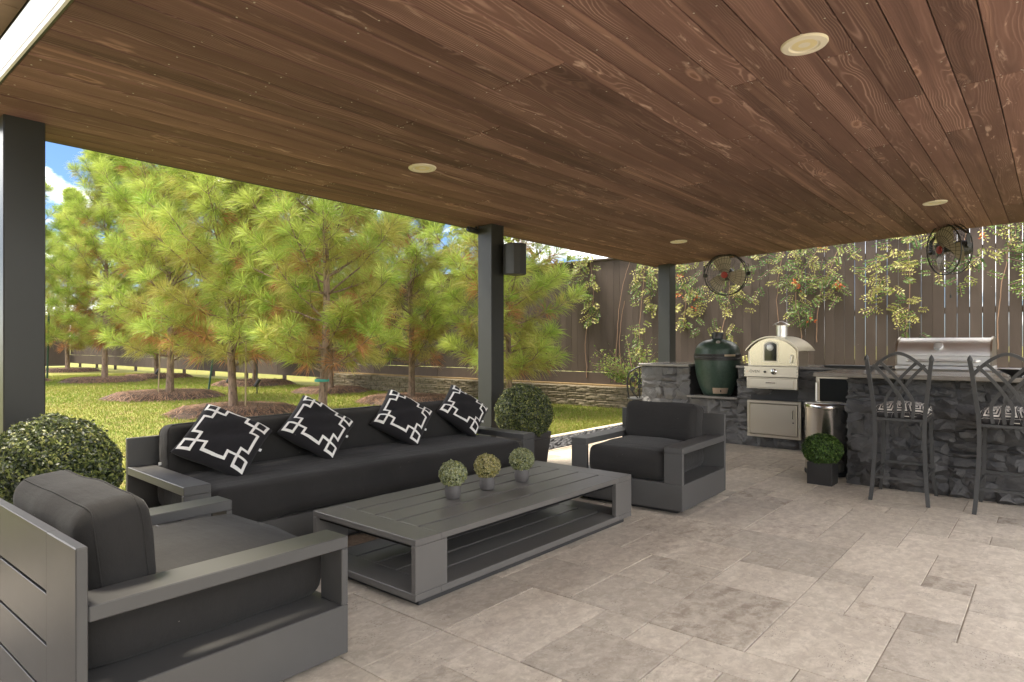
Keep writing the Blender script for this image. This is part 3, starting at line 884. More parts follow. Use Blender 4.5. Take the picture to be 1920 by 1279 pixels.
# coffee table
ct = tag(empty('coffee_table', (1.905, 2.158, 0)), 'long low charcoal slatted metal coffee table with lower shelf', 'coffee table')
TL, TW = 1.885, .795
MB().box(.045, TL - .045, .03, TW - .03, 0, .034, .003).build('plinth', 'black_plastic', ct)
def slatted(z0, z1, name, nslot, e):
    ys = [0] + [e + (TW - 2 * e) * i / (nslot - 1) for i in range(nslot)] + [TW]
    for x0, x1 in ((0, .155), (TL - .155, TL)):
        MB().box(x0, x1, 0, TW, z0, z1, .0025).build(name + '_end', 'table_paint', ct)
    for i in range(nslot + 1):
        y0, y1 = ys[i], ys[i + 1]
        MB().box(.1545, TL - .1545, y0 + (.0075 if i else 0), y1 - (.0075 if i < nslot else 0), z0 + .0002, z1 - .0002, .0025).build(name + '_slat', 'table_paint', ct)
slatted(.280, .310, 'top', 4, .157)
slatted(.035, .068, 'shelf', 4, .157)
MB().box(.02, TL - .02, .02, TW - .02, .262, .272).build('slot_shade_sheet', 'slot_shade', ct)  # black sheet put under the slats to paint the slots' shade
for x0 in (0, TL - .195):
    for y0 in (0, TW - .03):
        MB().box(x0, x0 + .195, y0, y0 + .03, .0685, .2795, .0025).build('leg', 'table_paint', ct)

# pillows with interlaced ribbon border
def pillow(ctr, psi, tilt, th, side, label, seed):
    rr = random.Random(seed)
    th += R(45)
    a = Vector((math.cos(psi), math.sin(psi), 0)); n0 = Vector((math.sin(psi), -math.cos(psi), 0))
    b = Vector((0, 0, math.cos(tilt))) - n0 * math.sin(tilt)
    # local X,Y = square sides; corners point along a/b turned by th
    ex = a * math.cos(th) + b * math.sin(th); ey = -a * math.sin(th) + b * math.cos(th); ez = ex.cross(ey)
    M = Matrix((ex, ey, ez)).transposed().to_4x4(); M.translation = Vector(ctr)
    root = empty('throw_pillow'); root.matrix_world = M
    tag(root, label, 'pillow', 'black and white throw pillows')
    h = side / 2; ph = [rr.uniform(0, 6) for _ in range(4)]
    def surf(u, v, off=0):
        e = (1 - u ** 4) * (1 - v ** 4)
        pin = 1 - .10 * (1 - abs(u)) * v * v * 0 
        x = u * h * (1 - .06 * (1 - v * v)); y = v * h * (1 - .06 * (1 - u * u))
        z = .078 * max(e, 0) ** .55 * (1 + .10 * math.sin(u * 4 + ph[0]) * math.sin(v * 3 + ph[1]))
        z += .006 * math.sin(u * 7 + v * 6 + ph[2]) * max(e, 0) ** .5
        return Vector((x, y, z + off))
    N = 22; mb = MB()
    g = [math.sin(math.pi / 2 * (-1 + 2 * i / N)) * .6 + (-1 + 2 * i / N) * .4 for i in range(N + 1)]
    for s in (1, -1):
        vs = []
        for u in g:
            for v in g:
                p = surf(u, v); vs.append((p.x, p.y, p.z * s))
        m = N + 1
        mb.add(vs, [(i * m + j, i * m + j + 1, (i + 1) * m + j + 1, (i + 1) * m + j) for i in range(N) for j in range(N)])
    me = bpy.data.meshes.new('cover'); me.from_pydata(mb.v, [], mb.f)
    bm = bmesh.new(); bm.from_mesh(me); bmesh.ops.remove_doubles(bm, verts=bm.verts, dist=1e-4)
    bmesh.ops.recalc_face_normals(bm, faces=bm.faces); bm.to_mesh(me); bm.free()
    me.polygons.foreach_set('use_smooth', [True] * len(me.polygons))
    link('cover', me, 'pillow_fabric', root)
    # ribbon path in corner coordinates (distances from the two edges, in side lengths)
    def seg(mb, p, q, w):
        p, q = Vector(p), Vector(q); d = (q - p).normalized(); nn = Vector((-d.y, d.x)) * w / 2
        p = p - d * w / 2; q = q + d * w / 2
        k = max(2, int((q - p).length / .035)); vs = []
        for i in range(k + 1):
            c = p.lerp(q, i / k)
            for sg in (-1, 0, 1):
                t = c + nn * sg
                vs.append(surf(max(-1, min(1, t.x * 2 - 1)), max(-1, min(1, t.y * 2 - 1)), .0016 + seg.k * .00012))
        seg.k += 1
        mb.add(vs, [(i * 3 + j, i * 3 + j + 1, i * 3 + 3 + j + 1, i * 3 + 3 + j) for i in range(k) for j in (0, 1)])
    seg.k = 0
    path = [(.5, .092), (.345, .092), (.345, .205), (.058, .205), (.058, .058), (.205, .058), (.205, .345), (.092, .345), (.092, .5)]
    rb = MB()
    for fx, fy in ((0, 0), (1, 0), (0, 1), (1, 1)):
        q = [((1 - x) if fx else x, (1 - y) if fy else y) for x, y in path]
        for i in range(len(q) - 1): seg(rb, q[i], q[i + 1], .037)
    rb.build('ribbon_border', 'white_trim', root, True)
    MB().box(-.01, .01, -.5 * side - .014, -.5 * side + .004, -.001, .001).build('care_tag', 'label_white', root, loc=(.03 * (seed % 3), .012, 0))
pillow((1.818, 3.735, .607), -.216, .797, .168, .42, 'black pillow with white fretwork border, first from the sofa arm by the near armchair', 1)
pillow((2.449, 3.745, .617), -.105, .743, .025, .40, 'black pillow with white fretwork border, second along the sofa', 2)
pillow((3.185, 3.750, .618), -.244, .723, .113, .39, 'black pillow with white fretwork border, third along the sofa', 3)
pillow((3.825, 3.750, .622), -.109, .706, -.057, .385, 'black pillow with white fretwork border, at the sofa end beside the middle post', 4)

# ------------------------------------------------------------------ clipped balls
def ball_leaves(Rr, n, L, pal, wts, squash=1.0, depth=.16):
    d = unit(rng.normal(size=(n, 3)))
    bump = 1 + .026 * np.sin(d[:, 0] * 9 + 1) * np.sin(d[:, 1] * 8) + .022 * np.sin(d[:, 2] * 15 + d[:, 0] * 11) + np.where(rng.random(n) < .03, rng.uniform(.01, .07, n), 0)
    lay = rng.random(n) ** 2.2
    r = Rr * (1 - depth * lay) * bump
    P = d * r[:, None]; P[:, 2] *= squash
    N = unit(d + rng.normal(0, .65, (n, 3)))
    col = np.array(pal)[rng.choice(len(pal), n, p=wts)] * rng.uniform(.75, 1.25, (n, 1)) 
    ax_ = d + rng.normal(0, .9, (n, 3))
    return leaves_mesh('leaves', P, N, rng.uniform(.8, 1.25, n) * L, rng.uniform(.45, .62, n) * L, col, .12, ax_)
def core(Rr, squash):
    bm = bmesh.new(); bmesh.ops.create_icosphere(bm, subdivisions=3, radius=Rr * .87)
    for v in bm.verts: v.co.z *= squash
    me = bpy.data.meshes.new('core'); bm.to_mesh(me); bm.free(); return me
BIG = [(.034, .05, .022), (.09, .115, .038), (.19, .22, .062), (.145, .16, .12), (.36, .36, .12)]
def topiary_big(loc, lab, rad, zc, top, hgt):
    o = tag(empty('boxwood_planter', loc), lab, 'planter', 'large boxwood balls in dark planters')
    w, b = top / 2, top * .40
    pot = MB().add([(-b, -b, 0), (b, -b, 0), (b, b, 0), (-b, b, 0), (-w, -w, hgt), (w, -w, hgt), (w, w, hgt), (-w, w, hgt)],
                   [(3, 2, 1, 0), (0, 1, 5, 4), (1, 2, 6, 5), (2, 3, 7, 6), (3, 0, 4, 7)])
    i = .03
    pot.add([(-w, -w, hgt), (w, -w, hgt), (w, w, hgt), (-w, w, hgt), (-w + i, -w + i, hgt), (w - i, -w + i, hgt), (w - i, w - i, hgt), (-w + i, w - i, hgt),
             (-w + i, -w + i, hgt - .06), (w - i, -w + i, hgt - .06), (w - i, w - i, hgt - .06), (-w + i, w - i, hgt - .06)],
            [(0, 1, 5, 4), (1, 2, 6, 5), (2, 3, 7, 6), (3, 0, 4, 7), (4, 5, 9, 8), (5, 6, 10, 9), (6, 7, 11, 10), (7, 4, 8, 11), (8, 9, 10, 11)])
    p = pot.build('pot', 'dark_pot', o)
    for s in (0, 1, 2, 3):
        f = MB()
        for (x0, x1, z0, z1) in ((-w * .74, w * .74, hgt * .80, hgt * .83), (-w * .66, w * .66, hgt * .16, hgt * .19)):
            f.box(x0, x1, -.006, .004, z0, z1)
        t = math.atan2(w - b, hgt)
        e = f.build('panel_moulding', 'dark_pot', p, loc=(0, 0, 0)); 
        M = Matrix.Rotation(s * math.pi / 2, 4, 'Z') @ Matrix.Translation((0, -b - .003, 0)) @ Matrix.Rotation(t, 4, 'X')
        e.matrix_local = M
    me = ball_leaves(rad, 26000, .0195, BIG, [.24, .28, .24, .16, .08])
    link('leaves', me, 'box_leaf', o, (0, 0, zc)); link('core', core(rad, 1), 'dark_core', o, (0, 0, zc))
topiary_big((4.68, 3.80, 0), 'round boxwood ball in square tapered planter beside the middle post', .266, .530, .37, .36)
topiary_big((.90, 3.45, 0), 'large round boxwood ball behind the near armchair by the corner post', .265, .585, .37, .38)

SM = [(.12, .14, .055), (.27, .30, .15), (.40, .42, .27), (.30, .30, .09), (.20, .24, .16)]
def small_topiary(x, y, lab, warm, ribbed, seed):
    o = tag(empty('potted_topiary', (x, y, .310)), lab, 'potted plant', 'small topiaries on the coffee table')
    prof = [(.029, 0), (.037, .002), (.0425, .012), (.046, .035), (.045, .062), (.042, .080), (.039, .080), (.038, .067), (0, .065)]
    if ribbed:
        mb = MB(); n = 72
        for i in range(28):
            z = .002 + .076 * i / 27
            r = np.interp(z, [p[1] for p in prof[:6]], [p[0] for p in prof[:6]])
            for k in range(n):
                a = 2 * math.pi * k / n
                rr2 = r * (1 + .028 * math.sin(z * 620 + 4 * math.sin(3 * a)))
                mb.v.append((rr2 * math.cos(a), rr2 * math.sin(a), z))
        for i in range(27):
            for k in range(n): mb.f.append((i * n + k, i * n + (k + 1) % n, (i + 1) * n + (k + 1) % n, (i + 1) * n + k))
        mb.f.append(tuple(range(n))[::-1]); mb.f.append(tuple(27 * n + k for k in range(n)))
        mb.build('pot', 'pot_grey', o, True, 80)
    else:
        MB().lathe(prof, 40).build('pot', 'pot_grey', o, True)
    pal = [tuple(c * q for c, q in zip(p, (1.15, .98, .8) if warm else (1, 1, 1))) for p in SM]
    link('leaves', ball_leaves(.0775, 3600, .0145, pal, [.2, .3, .25, .15, .1], .92, .22), 'box_leaf', o, (0, 0, .138))
    link('core', core(.074, .9), 'dark_core', o, (0, 0, .138))
small_topiary(2.557, 2.585, 'small grey-green leaf ball in plain grey pot, nearest on the coffee table', False, False, 1)
small_topiary(2.846, 2.590, 'small yellowish leaf ball in ribbed grey pot between two others', True, True, 2)
small_topiary(3.152, 2.575, 'small grey-green leaf ball in plain grey pot, farthest along the table', False, False, 3)

# small square planter by the bar
bp = tag(empty('box_planter', (5.86, 1.515, 0)), 'small green boxwood ball in square black wooden box beside the bar', 'planter')
MB().box(-.095, .095, -.098, .098, 0, .185, .003).build('box', 'pot_black_wood', bp)
GR = [(.022, .048, .010), (.05, .10, .018), (.09, .16, .03), (.15, .21, .05)]
link('leaves', ball_leaves(.158, 7000, .021, GR, [.35, .35, .22, .08], .82), 'box_leaf', bp, (0, 0, .285))
link('core', core(.155, .8), 'dark_core', bp, (0, 0, .285))
# ------------------------------------------------------------------ outdoor kitchen
srr = random.Random(77)
def stone_mesh(w, h, seed, prot):
    r = random.Random(seed); nx, ny = max(4, min(8, int(w / .035))), max(4, min(6, int(h / .03)))
    planes = [(r.uniform(-1.5, 1.5) / w, r.uniform(-1.5, 1.5) / h, r.uniform(.5, 1.0)) for _ in range(4)]
    vs = []
    for i in range(nx + 1):
        for j in range(ny + 1):
            u, v = i / nx - .5, j / ny - .5
            edge = i in (0, nx) or j in (0, ny)
            d = min(p[2] + p[0] * u * w + p[1] * v * h for p in planes) * prot
            d = max(.12 * prot, d) + r.uniform(-.16, .16) * prot
            if edge: d *= r.uniform(.0, .5)
            jx = r.uniform(-.42, .42) * w / nx; jy = r.uniform(-.42, .42) * h / ny
            vs.append((u * w + jx * (1 if not edge else .8), v * h + jy * (1 if not edge else .8), d))
    m = ny + 1
    fs = []
    for i in range(nx):
        for j in range(ny):
            q = (i * m + j, (i + 1) * m + j, (i + 1) * m + j + 1, i * m + j + 1)
            fs += [(q[0], q[1], q[2]), (q[0], q[2], q[3])] if r.random() < .5 else [(q[0], q[1], q[3]), (q[1], q[2], q[3])]
    rim = [i * m for i in range(nx + 1)] + [nx * m + j for j in range(1, m)] + [i * m + ny for i in range(nx - 1, -1, -1)] + [j for j in range(ny - 1, 0, -1)]
    o = len(vs)
    for k in rim: vs.append((vs[k][0], vs[k][1], -.02))
    L = len(rim)
    for k in range(L): fs.append((rim[k], o + k, o + (k + 1) % L, rim[(k + 1) % L]))
    mb = MB().add(vs, fs)
    me = mb.mesh('stone', True, 24); me.materials.append(MAT['painted_stone']); return me

def split(x0, x1, z0, z1, out, rr):
    w, h = x1 - x0, z1 - z0
    mw, mh = rr.uniform(.20, .46), rr.uniform(.11, .25)
    if w <= mw and h <= mh: out.append((x0, x1, z0, z1)); return
    if h > mh and (h / mh > w / mw or w <= mw):
        if h < .11: out.append((x0, x1, z0, z1)); return
        c = z0 + h * rr.uniform(.35, .65); split(x0, x1, z0, c, out, rr); split(x0, x1, c, z1, out, rr)
    else:
        if w < .16: out.append((x0, x1, z0, z1)); return
        c = x0 + w * rr.uniform(.35, .65); split(x0, c, z0, z1, out, rr); split(c, x1, z0, z1, out, rr)

def stone_face(parent, org, ux, rects, prot=.05, seed=1, skip=None):
    """cover rectangles (u0,u1,z0,z1) of the vertical plane through org along ux with stones"""
    rr = random.Random(seed); ux = Vector(ux); n = ux.cross(Vector((0, 0, 1)))
    for (u0, u1, z0, z1) in rects:
        cells = []; split(u0, u1, z0, z1, cells, rr)
        for (a, b, c, d) in cells:
            if skip and any(a > s[0] and b < s[1] and c > s[2] and d < s[3] for s in skip): continue
            me = stone_mesh(b - a + .006, d - c + .006, rr.randrange(10 ** 6), rr.uniform(.45, 1.35) * prot)
            o = link('stone', me, None, parent)
            M = Matrix((ux, Vector((0, 0, 1)), n)).transposed().to_4x4()
            M.translation = Vector(org) + ux * (a + b) / 2 + Vector((0, 0, (c + d) / 2))
            o.matrix_local = M @ Matrix.Rotation(rr.uniform(-.11, .11), 4, 'Z')

# bar in front (faces -X)
bar = tag(empty('stone_bar', (6.0, 1.35, 0)), 'charcoal painted stone bar with polished stone top behind the stools', 'bar counter')
MB().box(.0, .55, -2.9, 0, 0, .896).build('core', 'mortar', bar)
stone_face(bar, (0, 0, 0), (0, -1, 0), [(0, 2.6, .0, .896)], .075, 4)     # normal of -Y x Z = -X
stone_face(bar, (.55, 0, 0), (-1, 0, 0), [(0, .55, .0, .896)], .04, 6)
MB().box(-.15, .75, -3.0, .24, .8965, .930, .006).build('bar_top', 'bar_stone', bar)

# back counter (faces -X)
bc = tag(empty('kitchen_counter', (7.45, 4.11, 0)), 'charcoal painted stone kitchen counter along the fence', 'counter')
def Y(y): return 4.11 - y        # distance along -Y from the counter's end
m = MB()
m.box(0.05, .75, -.65, 0, 0, .893)                                  # end block beside the nook
m.box(0.05, .75, -Y(2.86), -.651, 0, .525)                          # below the nook
m.box(.60, .75, -Y(2.86), -.651, .526, .893)                         # nook back
m.box(0.05, .75, -Y(-1.3), -Y(2.86) - .001, 0, .893)
m.build('core', 'mortar', bc)
skip = [(Y(2.72), Y(2.12), .12, .90), (Y(1.98), Y(1.42), .20, .86), (Y(1.26), Y(.44), .70, .92)]
stone_face(bc, (.05, 0, 0), (0, -1, 0), [(0, .65, 0, .893), (.651, Y(2.86), 0, .525), (Y(2.86), Y(-1.2), 0, .893)], .055, 14, skip)
stone_face(bc, (.75, 0, 0), (-1, 0, 0), [(0, .70, 0, .893)], .04, 16)
t = 'counter_stone'
MB().box(0.0, .80, -.66, .03, .8935, .925, .005).build('counter_top', t, bc)
MB().box(.56, .80, -Y(2.86) + .01, -.661, .8937, .925, .003).build('counter_top', t, bc)
MB().box(0.0, .80, -Y(-1.35), -Y(2.86) + .009, .8935, .925, .005).build('counter_top', t, bc)
MB().box(-.03, .60, -Y(2.845), -.645, .5255, .552, .004).build('nook_shelf', t, bc)

# kamado grill
kg = tag(empty('kamado_grill', (7.66, 3.175, .552)), 'dark green ceramic egg-shaped grill standing in the counter nook', 'grill')
base = [(.150, 0), (.160, .004), (.178, .03), (.215, .12), (.246, .22), (.262, .32), (.268, .40), (.268, .452)]
MB().lathe([(0, 0)] + base + [(0, .452)], 56).build('lower_shell', 'ceramic_green', kg, True)
MB().lathe([(.271, .425), (.274, .43), (.274, .448), (.271, .452)], 56).build('lower_band', 'black_iron', kg, True)
dome = [(.268, .470), (.268, .50), (.262, .525)]
for i in range(1, 15):
    a = math.pi / 2 * i / 15; dome.append((.062 + .200 * math.cos(a), .525 + .150 * math.sin(a)))
MB().lathe([(0, .47)] + dome + [(.060, .686), (0, .686)], 56).build('dome', 'ceramic_green', kg, True)
MB().lathe([(.271, .472), (.274, .476), (.274, .50), (.271, .503)], 56).build('upper_band', 'black_iron', kg, True)
MB().lathe([(.266, .452), (.266, .470)], 56).build('gasket', 'black_plastic', kg, True)
MB().lathe([(0, .684), (.066, .684), (.066, .725), (.072, .728), (.072, .752), (.060, .762), (0, .764)], 32).build('vent_cap', 'black_iron', kg, True)
fd = Matrix.Rotation(math.atan2(-3.1, -7.6), 4, 'Z')     # turned towards the patio
def kg_part(mb, name, mat, ang, smooth=True):
    o = mb.build(name, mat, kg, smooth); o.rotation_euler = (0, 0, ang); return o
face = math.pi + .18
mb = MB(); 
vs = []; fs = []
for i in range(13):
    a = -.42 + .84 * i / 12
    for z, r in ((.028, .190), (.028, .200), (.098, .224), (.098, .214)):
        vs.append((r * math.cos(a), r * math.sin(a), z))
for i in range(12):
    for k in range(4): fs.append((i * 4 + k, i * 4 + (k + 1) % 4, i * 4 + 4 + (k + 1) % 4, i * 4 + 4 + k))
mb.add(vs, fs + [(0, 1, 2, 3), (51, 50, 49, 48)]); kg_part(mb, 'draft_door', 'bronze', face + .38, False)
kg_part(MB().box(.218, .232, -.006, .006, .05, .075, .002), 'draft_knob', 'black_iron', face + .38)
mb = MB().tube([(.268, -.13, .468), (.318, -.11, .468), (.324, 0, .468), (.318, .11, .468), (.268, .13, .468)], .011, 8)
kg_part(mb, 'lid_handle', 'black_iron', face - .35)
mb = MB().box(.272, .279, -.07, .07, .474, .498, .001); kg_part(mb, 'badge_plate', 'bronze', face + .75)
mb = MB().lathe([(0, 0), (.024, 0), (.024, .014), (.018, .017), (0, .017)], 24, M=Matrix.Translation((.188, 0, .636)) @ Matrix.Rotation(R(48), 4, 'Y'))
kg_part(mb, 'thermometer', 'gauge', face + .25)

# pizza oven: barrel roofed steel box in the counter front
po = tag(empty('pizza_oven', (7.36, 2.43, 0)), 'stainless pizza oven with arched roof and chimney on the counter', 'oven')
def arch(w, zs, zt, n=20):
    """arched outline from (-w, zs) over the crown (0, zt)"""
    h = zt - zs; rad = (w * w + h * h) / (2 * h); a0 = math.asin(w / rad)
    return [(rad * math.sin(-a0 + 2 * a0 * i / n), zt - rad + rad * math.cos(-a0 + 2 * a0 * i / n)) for i in range(n + 1)]
def prism(mb, poly, x0, x1):
    n = len(poly); vs = [(x0, p[0], p[1]) for p in poly] + [(x1, p[0], p[1]) for p in poly]
    fs = [tuple(range(n)), tuple(range(2 * n - 1, n - 1, -1))] + [(i, (i + 1) % n, n + (i + 1) % n, n + i) for i in range(n)]
    return mb.add(vs, fs)
W = .272
out = [(-W, .926)] + arch(W, 1.105, 1.245) + [(W, .926)]
prism(MB(), out, .04, .40).build('body', 'steel', po, True, 30)
door = [(-W + .012, .94)] + arch(W - .012, 1.098, 1.232) + [(W - .012 - .03, .94)]
door = [(-W + .008, .934)] + [(y_, z_) for y_, z_ in arch(W - .020, 1.100, 1.232)] + [(W - .035, .934)]
prism(MB(), door, .018, .039).build('door', 'steel_polished', po, True, 30)
# roof shell
sh = MB(); A1 = arch(W + .022, 1.095, 1.262, 24); A0 = arch(W + .010, 1.095, 1.249, 24)
n = len(A1); vs = []
for x in (-.005, .60):
    vs += [(x, p[0], p[1]) for p in A1] + [(x, p[0], p[1]) for p in A0]
fs = []
for i in range(n - 1):
    fs += [(i, i + 1, 2 * n + i + 1, 2 * n + i), (n + i + 1, n + i, 3 * n + i, 3 * n + i + 1), (i + 1, i, n + i, n + i + 1), (2 * n + i, 2 * n + i + 1, 3 * n + i + 1, 3 * n + i)]
fs += [(0, 2 * n, 3 * n, n), (n - 1, 2 * n - 1, 4 * n - 1, 3 * n - 1)]
sh.add(vs, fs).build('roof', 'steel', po, True, 30)
w2 = .066
win = [(-w2, .985)] + arch(w2, 1.165, 1.193, 12) + [(w2, .985)]
fr = [(-w2 - .014, .972)] + arch(w2 + .014, 1.170, 1.207, 12) + [(w2 + .014, .972)]
dw = [(p[0] + .015, p[1]) for p in fr]; prism(MB(), dw, .010, .0178).build('window_frame', 'steel', po, True, 30)
dw = [(p[0] + .015, p[1]) for p in win]; prism(MB(), dw, .006, .0098).build('window_glass', 'dark_glass', po, True, 30)
Mx = Matrix.Rotation(R(-90), 4, 'Y')
MB().lathe([(0, 0), (.032, 0), (.036, .004), (.036, .012), (.028, .014), (0, .013)], 32, M=Matrix.Translation((.0055, .015, 1.133)) @ Mx).build('thermometer', 'gauge', po, True)
MB().tube([(.016, -.205, .965), (-.022, -.205, .97), (-.022, -.213, 1.045), (.016, -.213, 1.05)], .006, 8).build('door_handle', 'steel_bright', po, True)
MB().lathe([(.053, 1.235), (.053, 1.385)], 32, (.22, -.035, 0)).build('chimney', 'steel_bright', po, True)
MB().lathe([(.092, 1.387), (.090, 1.390), (.010, 1.432), (0, 1.434)], 32, (.22, -.035, 0)).build('chimney_cap', 'steel_bright', po, True)
MB().box(-.022, .0175, -.285, .300, .805, .924, .003).build('control_panel', 'steel', po)
for y_ in (-.277, .292):
    for z_ in (.83, .865, .90):
        MB().lathe([(0, 0), (.005, 0), (.005, .003), (0, .004)], 8, M=Matrix.Translation((-.022, y_, z_)) @ Mx).build('screw', 'black_iron', po)
kn = MB().lathe([(0, 0), (.034, 0), (.034, .006), (.026, .010), (.024, .030), (0, .032)], 32, M=Matrix.Translation((-.022, -.03, .865)) @ Mx).build('control_knob', 'chrome', po, True)
MB().box(-.056, -.0545, -.035, -.025, .842, .888).build('knob_mark', 'black_iron', kn)
MB().lathe([(0, 0), (.013, 0), (.013, .012), (0, .014)], 16, M=Matrix.Translation((-.022, .065, .862)) @ Mx).build('igniter', 'black_iron', po, True)
MB().lathe([(0, 0), (.012, 0), (.012, .008), (0, .009)], 16, M=Matrix.Translation((-.022, .262, .864)) @ Mx).build('igniter', 'bronze', po, True)
fc = bpy.data.curves.new('lettering', 'FONT'); fc.body = 'ÖVEN'; fc.size = .042; fc.extrude = .0006; fc.align_x = 'CENTER'
tmp = bpy.data.objects.new('tmp', fc); COL.objects.link(tmp); bpy.context.view_layer.update()
tm = bpy.data.meshes.new_from_object(tmp.evaluated_get(bpy.context.evaluated_depsgraph_get())); bpy.data.objects.remove(tmp)
tx = link('lettering', tm, 'lettering', po, (-.0232, .180, .852)); tx.rotation_euler = (R(90), 0, R(-90))
MB().box(-.004, .06, -.272, .277, .672, .800, .003).build('drawer_frame', 'steel', po)
MB().box(-.014, -.0045, -.240, .248, .685, .788, .004).build('drawer', 'steel', po)
MB().tube([(-.014, -.055, .742), (-.038, -.050, .742), (-.038, .050, .742), (-.014, .055, .742)], .006, 8).build('drawer_handle', 'chrome', po, True)

# access door under the oven
ad = tag(empty('access_door', (7.375, 2.42, 0)), 'stainless steel access door set in dark stone below the pizza oven', 'cabinet door')
MB().box(0, .05, -.292, .288, .128, .158, .003).box(0, .05, -.292, .288, .508, .540, .003).box(0, .05, -.292, -.262, .1585, .5075, .003).box(0, .05, .258, .288, .1585, .5075, .003).build('frame', 'steel', ad)
MB().box(-.008, .045, -.256, .252, .163, .503, .004).build('door_panel', 'steel', ad)
MB().tube([(-.008, -.218, .35), (-.034, -.218, .358), (-.034, -.218, .44), (-.008, -.218, .448)], .007, 8).build('handle', 'chrome', ad, True)
MB().lathe([(0, 0), (.008, 0), (.008, .004), (0, .004)], 12, M=Matrix.Translation((-.008, -.218, .31)) @ Mx).build('lock', 'black_iron', ad)

# under counter fridge
fg = tag(empty('undercounter_fridge', (7.39, 1.70, 0)), 'undercounter fridge with steel frame and dark glass door behind the trash can', 'fridge')
MB().box(.022, .55, -.27, .275, .05, .845).build('cabinet', 'black_plastic', fg)
MB().box(-.01, .02, -.27, -.235, .05, .842, .003).box(-.01, .02, .24, .275, .05, .842, .003).box(-.01, .02, -.2345, .2395, .805, .842, .003).box(-.01, .02, -.2345, .2395, .05, .09, .003).build('door_frame', 'steel', fg)
MB().box(-.002, .012, -.2345, .2395, .0905, .8045).build('glass', 'dark_glass', fg)
MB().tube([(-.01, .262, .55), (-.045, .262, .56), (-.045, .262, .76), (-.01, .262, .77)], .009, 8).build('handle', 'steel_bright', fg, True)
MB().lathe([(0, 0), (.006, 0), (.006, .002), (0, .002)], 10, M=Matrix.Translation((-.0025, -.205, .785)) @ Mx).build('display_light', 'blue_led', fg)

# trash can
tc = tag(empty('trash_can', (6.35, 1.60, 0)), 'round stainless steel step bin between the bar and the small planter', 'trash can')
MB().lathe([(0, 0), (.188, 0), (.190, .01), (.190, .04)], 48).build('base_ring', 'black_plastic', tc, True)
MB().lathe([(.186, .041), (.186, .585), (.188, .59)], 48).build('body', 'steel_can', tc, True)
MB().lathe([(.192, .591), (.194, .595), (.194, .628), (.186, .637), (.15, .643), (0, .648)], 48).build('lid', 'steel_can', tc, True, 60)
MB().box(-.265, -.185, .02, .075, .012, .03, .006).build('pedal', 'chrome', tc)

# gas grill on the counter
gg = tag(empty('gas_grill', (7.40, .85, 0)), 'wide stainless gas grill with rounded hood on the counter by the fence', 'grill')
MB().box(.0, .60, -.385, .385, .70, .9245).build('firebox', 'steel', gg)
MB().box(-.03, -.001, -.395, .395, .72, .905, .004).build('control_panel', 'steel', gg)
MB().box(-.012, .62, -.39, .39, .927, .962, .004).build('trim_rail', 'steel_bright', gg)
prof = [(.02, .966), (.015, 1.03), (.02, 1.06)]
hood = MB()
pr = [(.012, .968), (.010, 1.055), (.0, 1.060)]
for i in range(13):
    a = math.pi / 2 * i / 12; pr.append((.26 - .26 * math.cos(a), 1.062 + .172 * math.sin(a)))
pr += [(.46, 1.225), (.58, 1.15), (.60, .968)]
n = len(pr); vs = [(p[0], -.372, p[1]) for p in pr] + [(p[0], .372, p[1]) for p in pr]
hood.add(vs, [(i, i + 1, n + i + 1, n + i) for i in range(n - 1)] + [(0, n, 2 * n - 1, n - 1)]).build('hood', 'steel_bright', gg, True, 25)
for y_ in (-.388, .373):
    v2 = [(p[0], y_, p[1] + (.012 if 2 < i < n - 1 else 0)) for i, p in enumerate(pr)] + [(p[0], y_ + .015, p[1] + (.012 if 2 < i < n - 1 else 0)) for i, p in enumerate(pr)]
    MB().add(v2, [tuple(range(n)), tuple(range(2 * n - 1, n - 1, -1))] + [(i, (i + 1) % n, n + (i + 1) % n, n + i) for i in range(n)]).build('hood_end', 'steel', gg, True, 25)
MB().tube([(.01, .29, 1.012), (-.045, .27, 1.012), (-.045, -.27, 1.012), (.01, -.29, 1.012)], .012, 10).build('hood_handle', 'steel_bright', gg, True)
MB().lathe([(0, 0), (.036, 0), (.040, .01), (.040, .03), (.032, .034), (0, .032)], 32, M=Matrix.Translation((.035, .03, 1.145)) @ Matrix.Rotation(R(-62), 4, 'Y')).build('thermometer', 'gauge', gg, True)
for y_ in (-.28, -.1, .1, .28):
    MB().lathe([(0, 0), (.026, 0), (.024, .03), (0, .032)], 24, M=Matrix.Translation((-.03, y_, .81)) @ Mx).build('control_knob', 'chrome', gg, True)

tr = tag(empty('serving_tray', (7.52, 1.60, .9255)), 'thin flat black tray lying on the counter beside the gas grill', 'tray')
MB().box(-.14, .14, -.29, .29, .0, .012, .003).box(-.15, .15, -.30, .30, .0122, .022, .004).build('tray_body', 'black_plastic', tr)
bw = tag(empty('black_bowl', (6.12, .235, .9305)), 'black cone shaped bowl with pale rim standing on the bar top', 'bowl')
MB().lathe([(0, .0), (.028, 0), (.034, .004), (.115, .052), (.122, .054), (.112, .054), (.03, .010), (0, .009)], 36).build('bowl_body', 'black_iron', bw, True)
MB().lathe([(.108, .0545), (.128, .0545), (.130, .057), (.128, .060), (.108, .060)], 36).build('rim', 'steel_bright', bw, True)

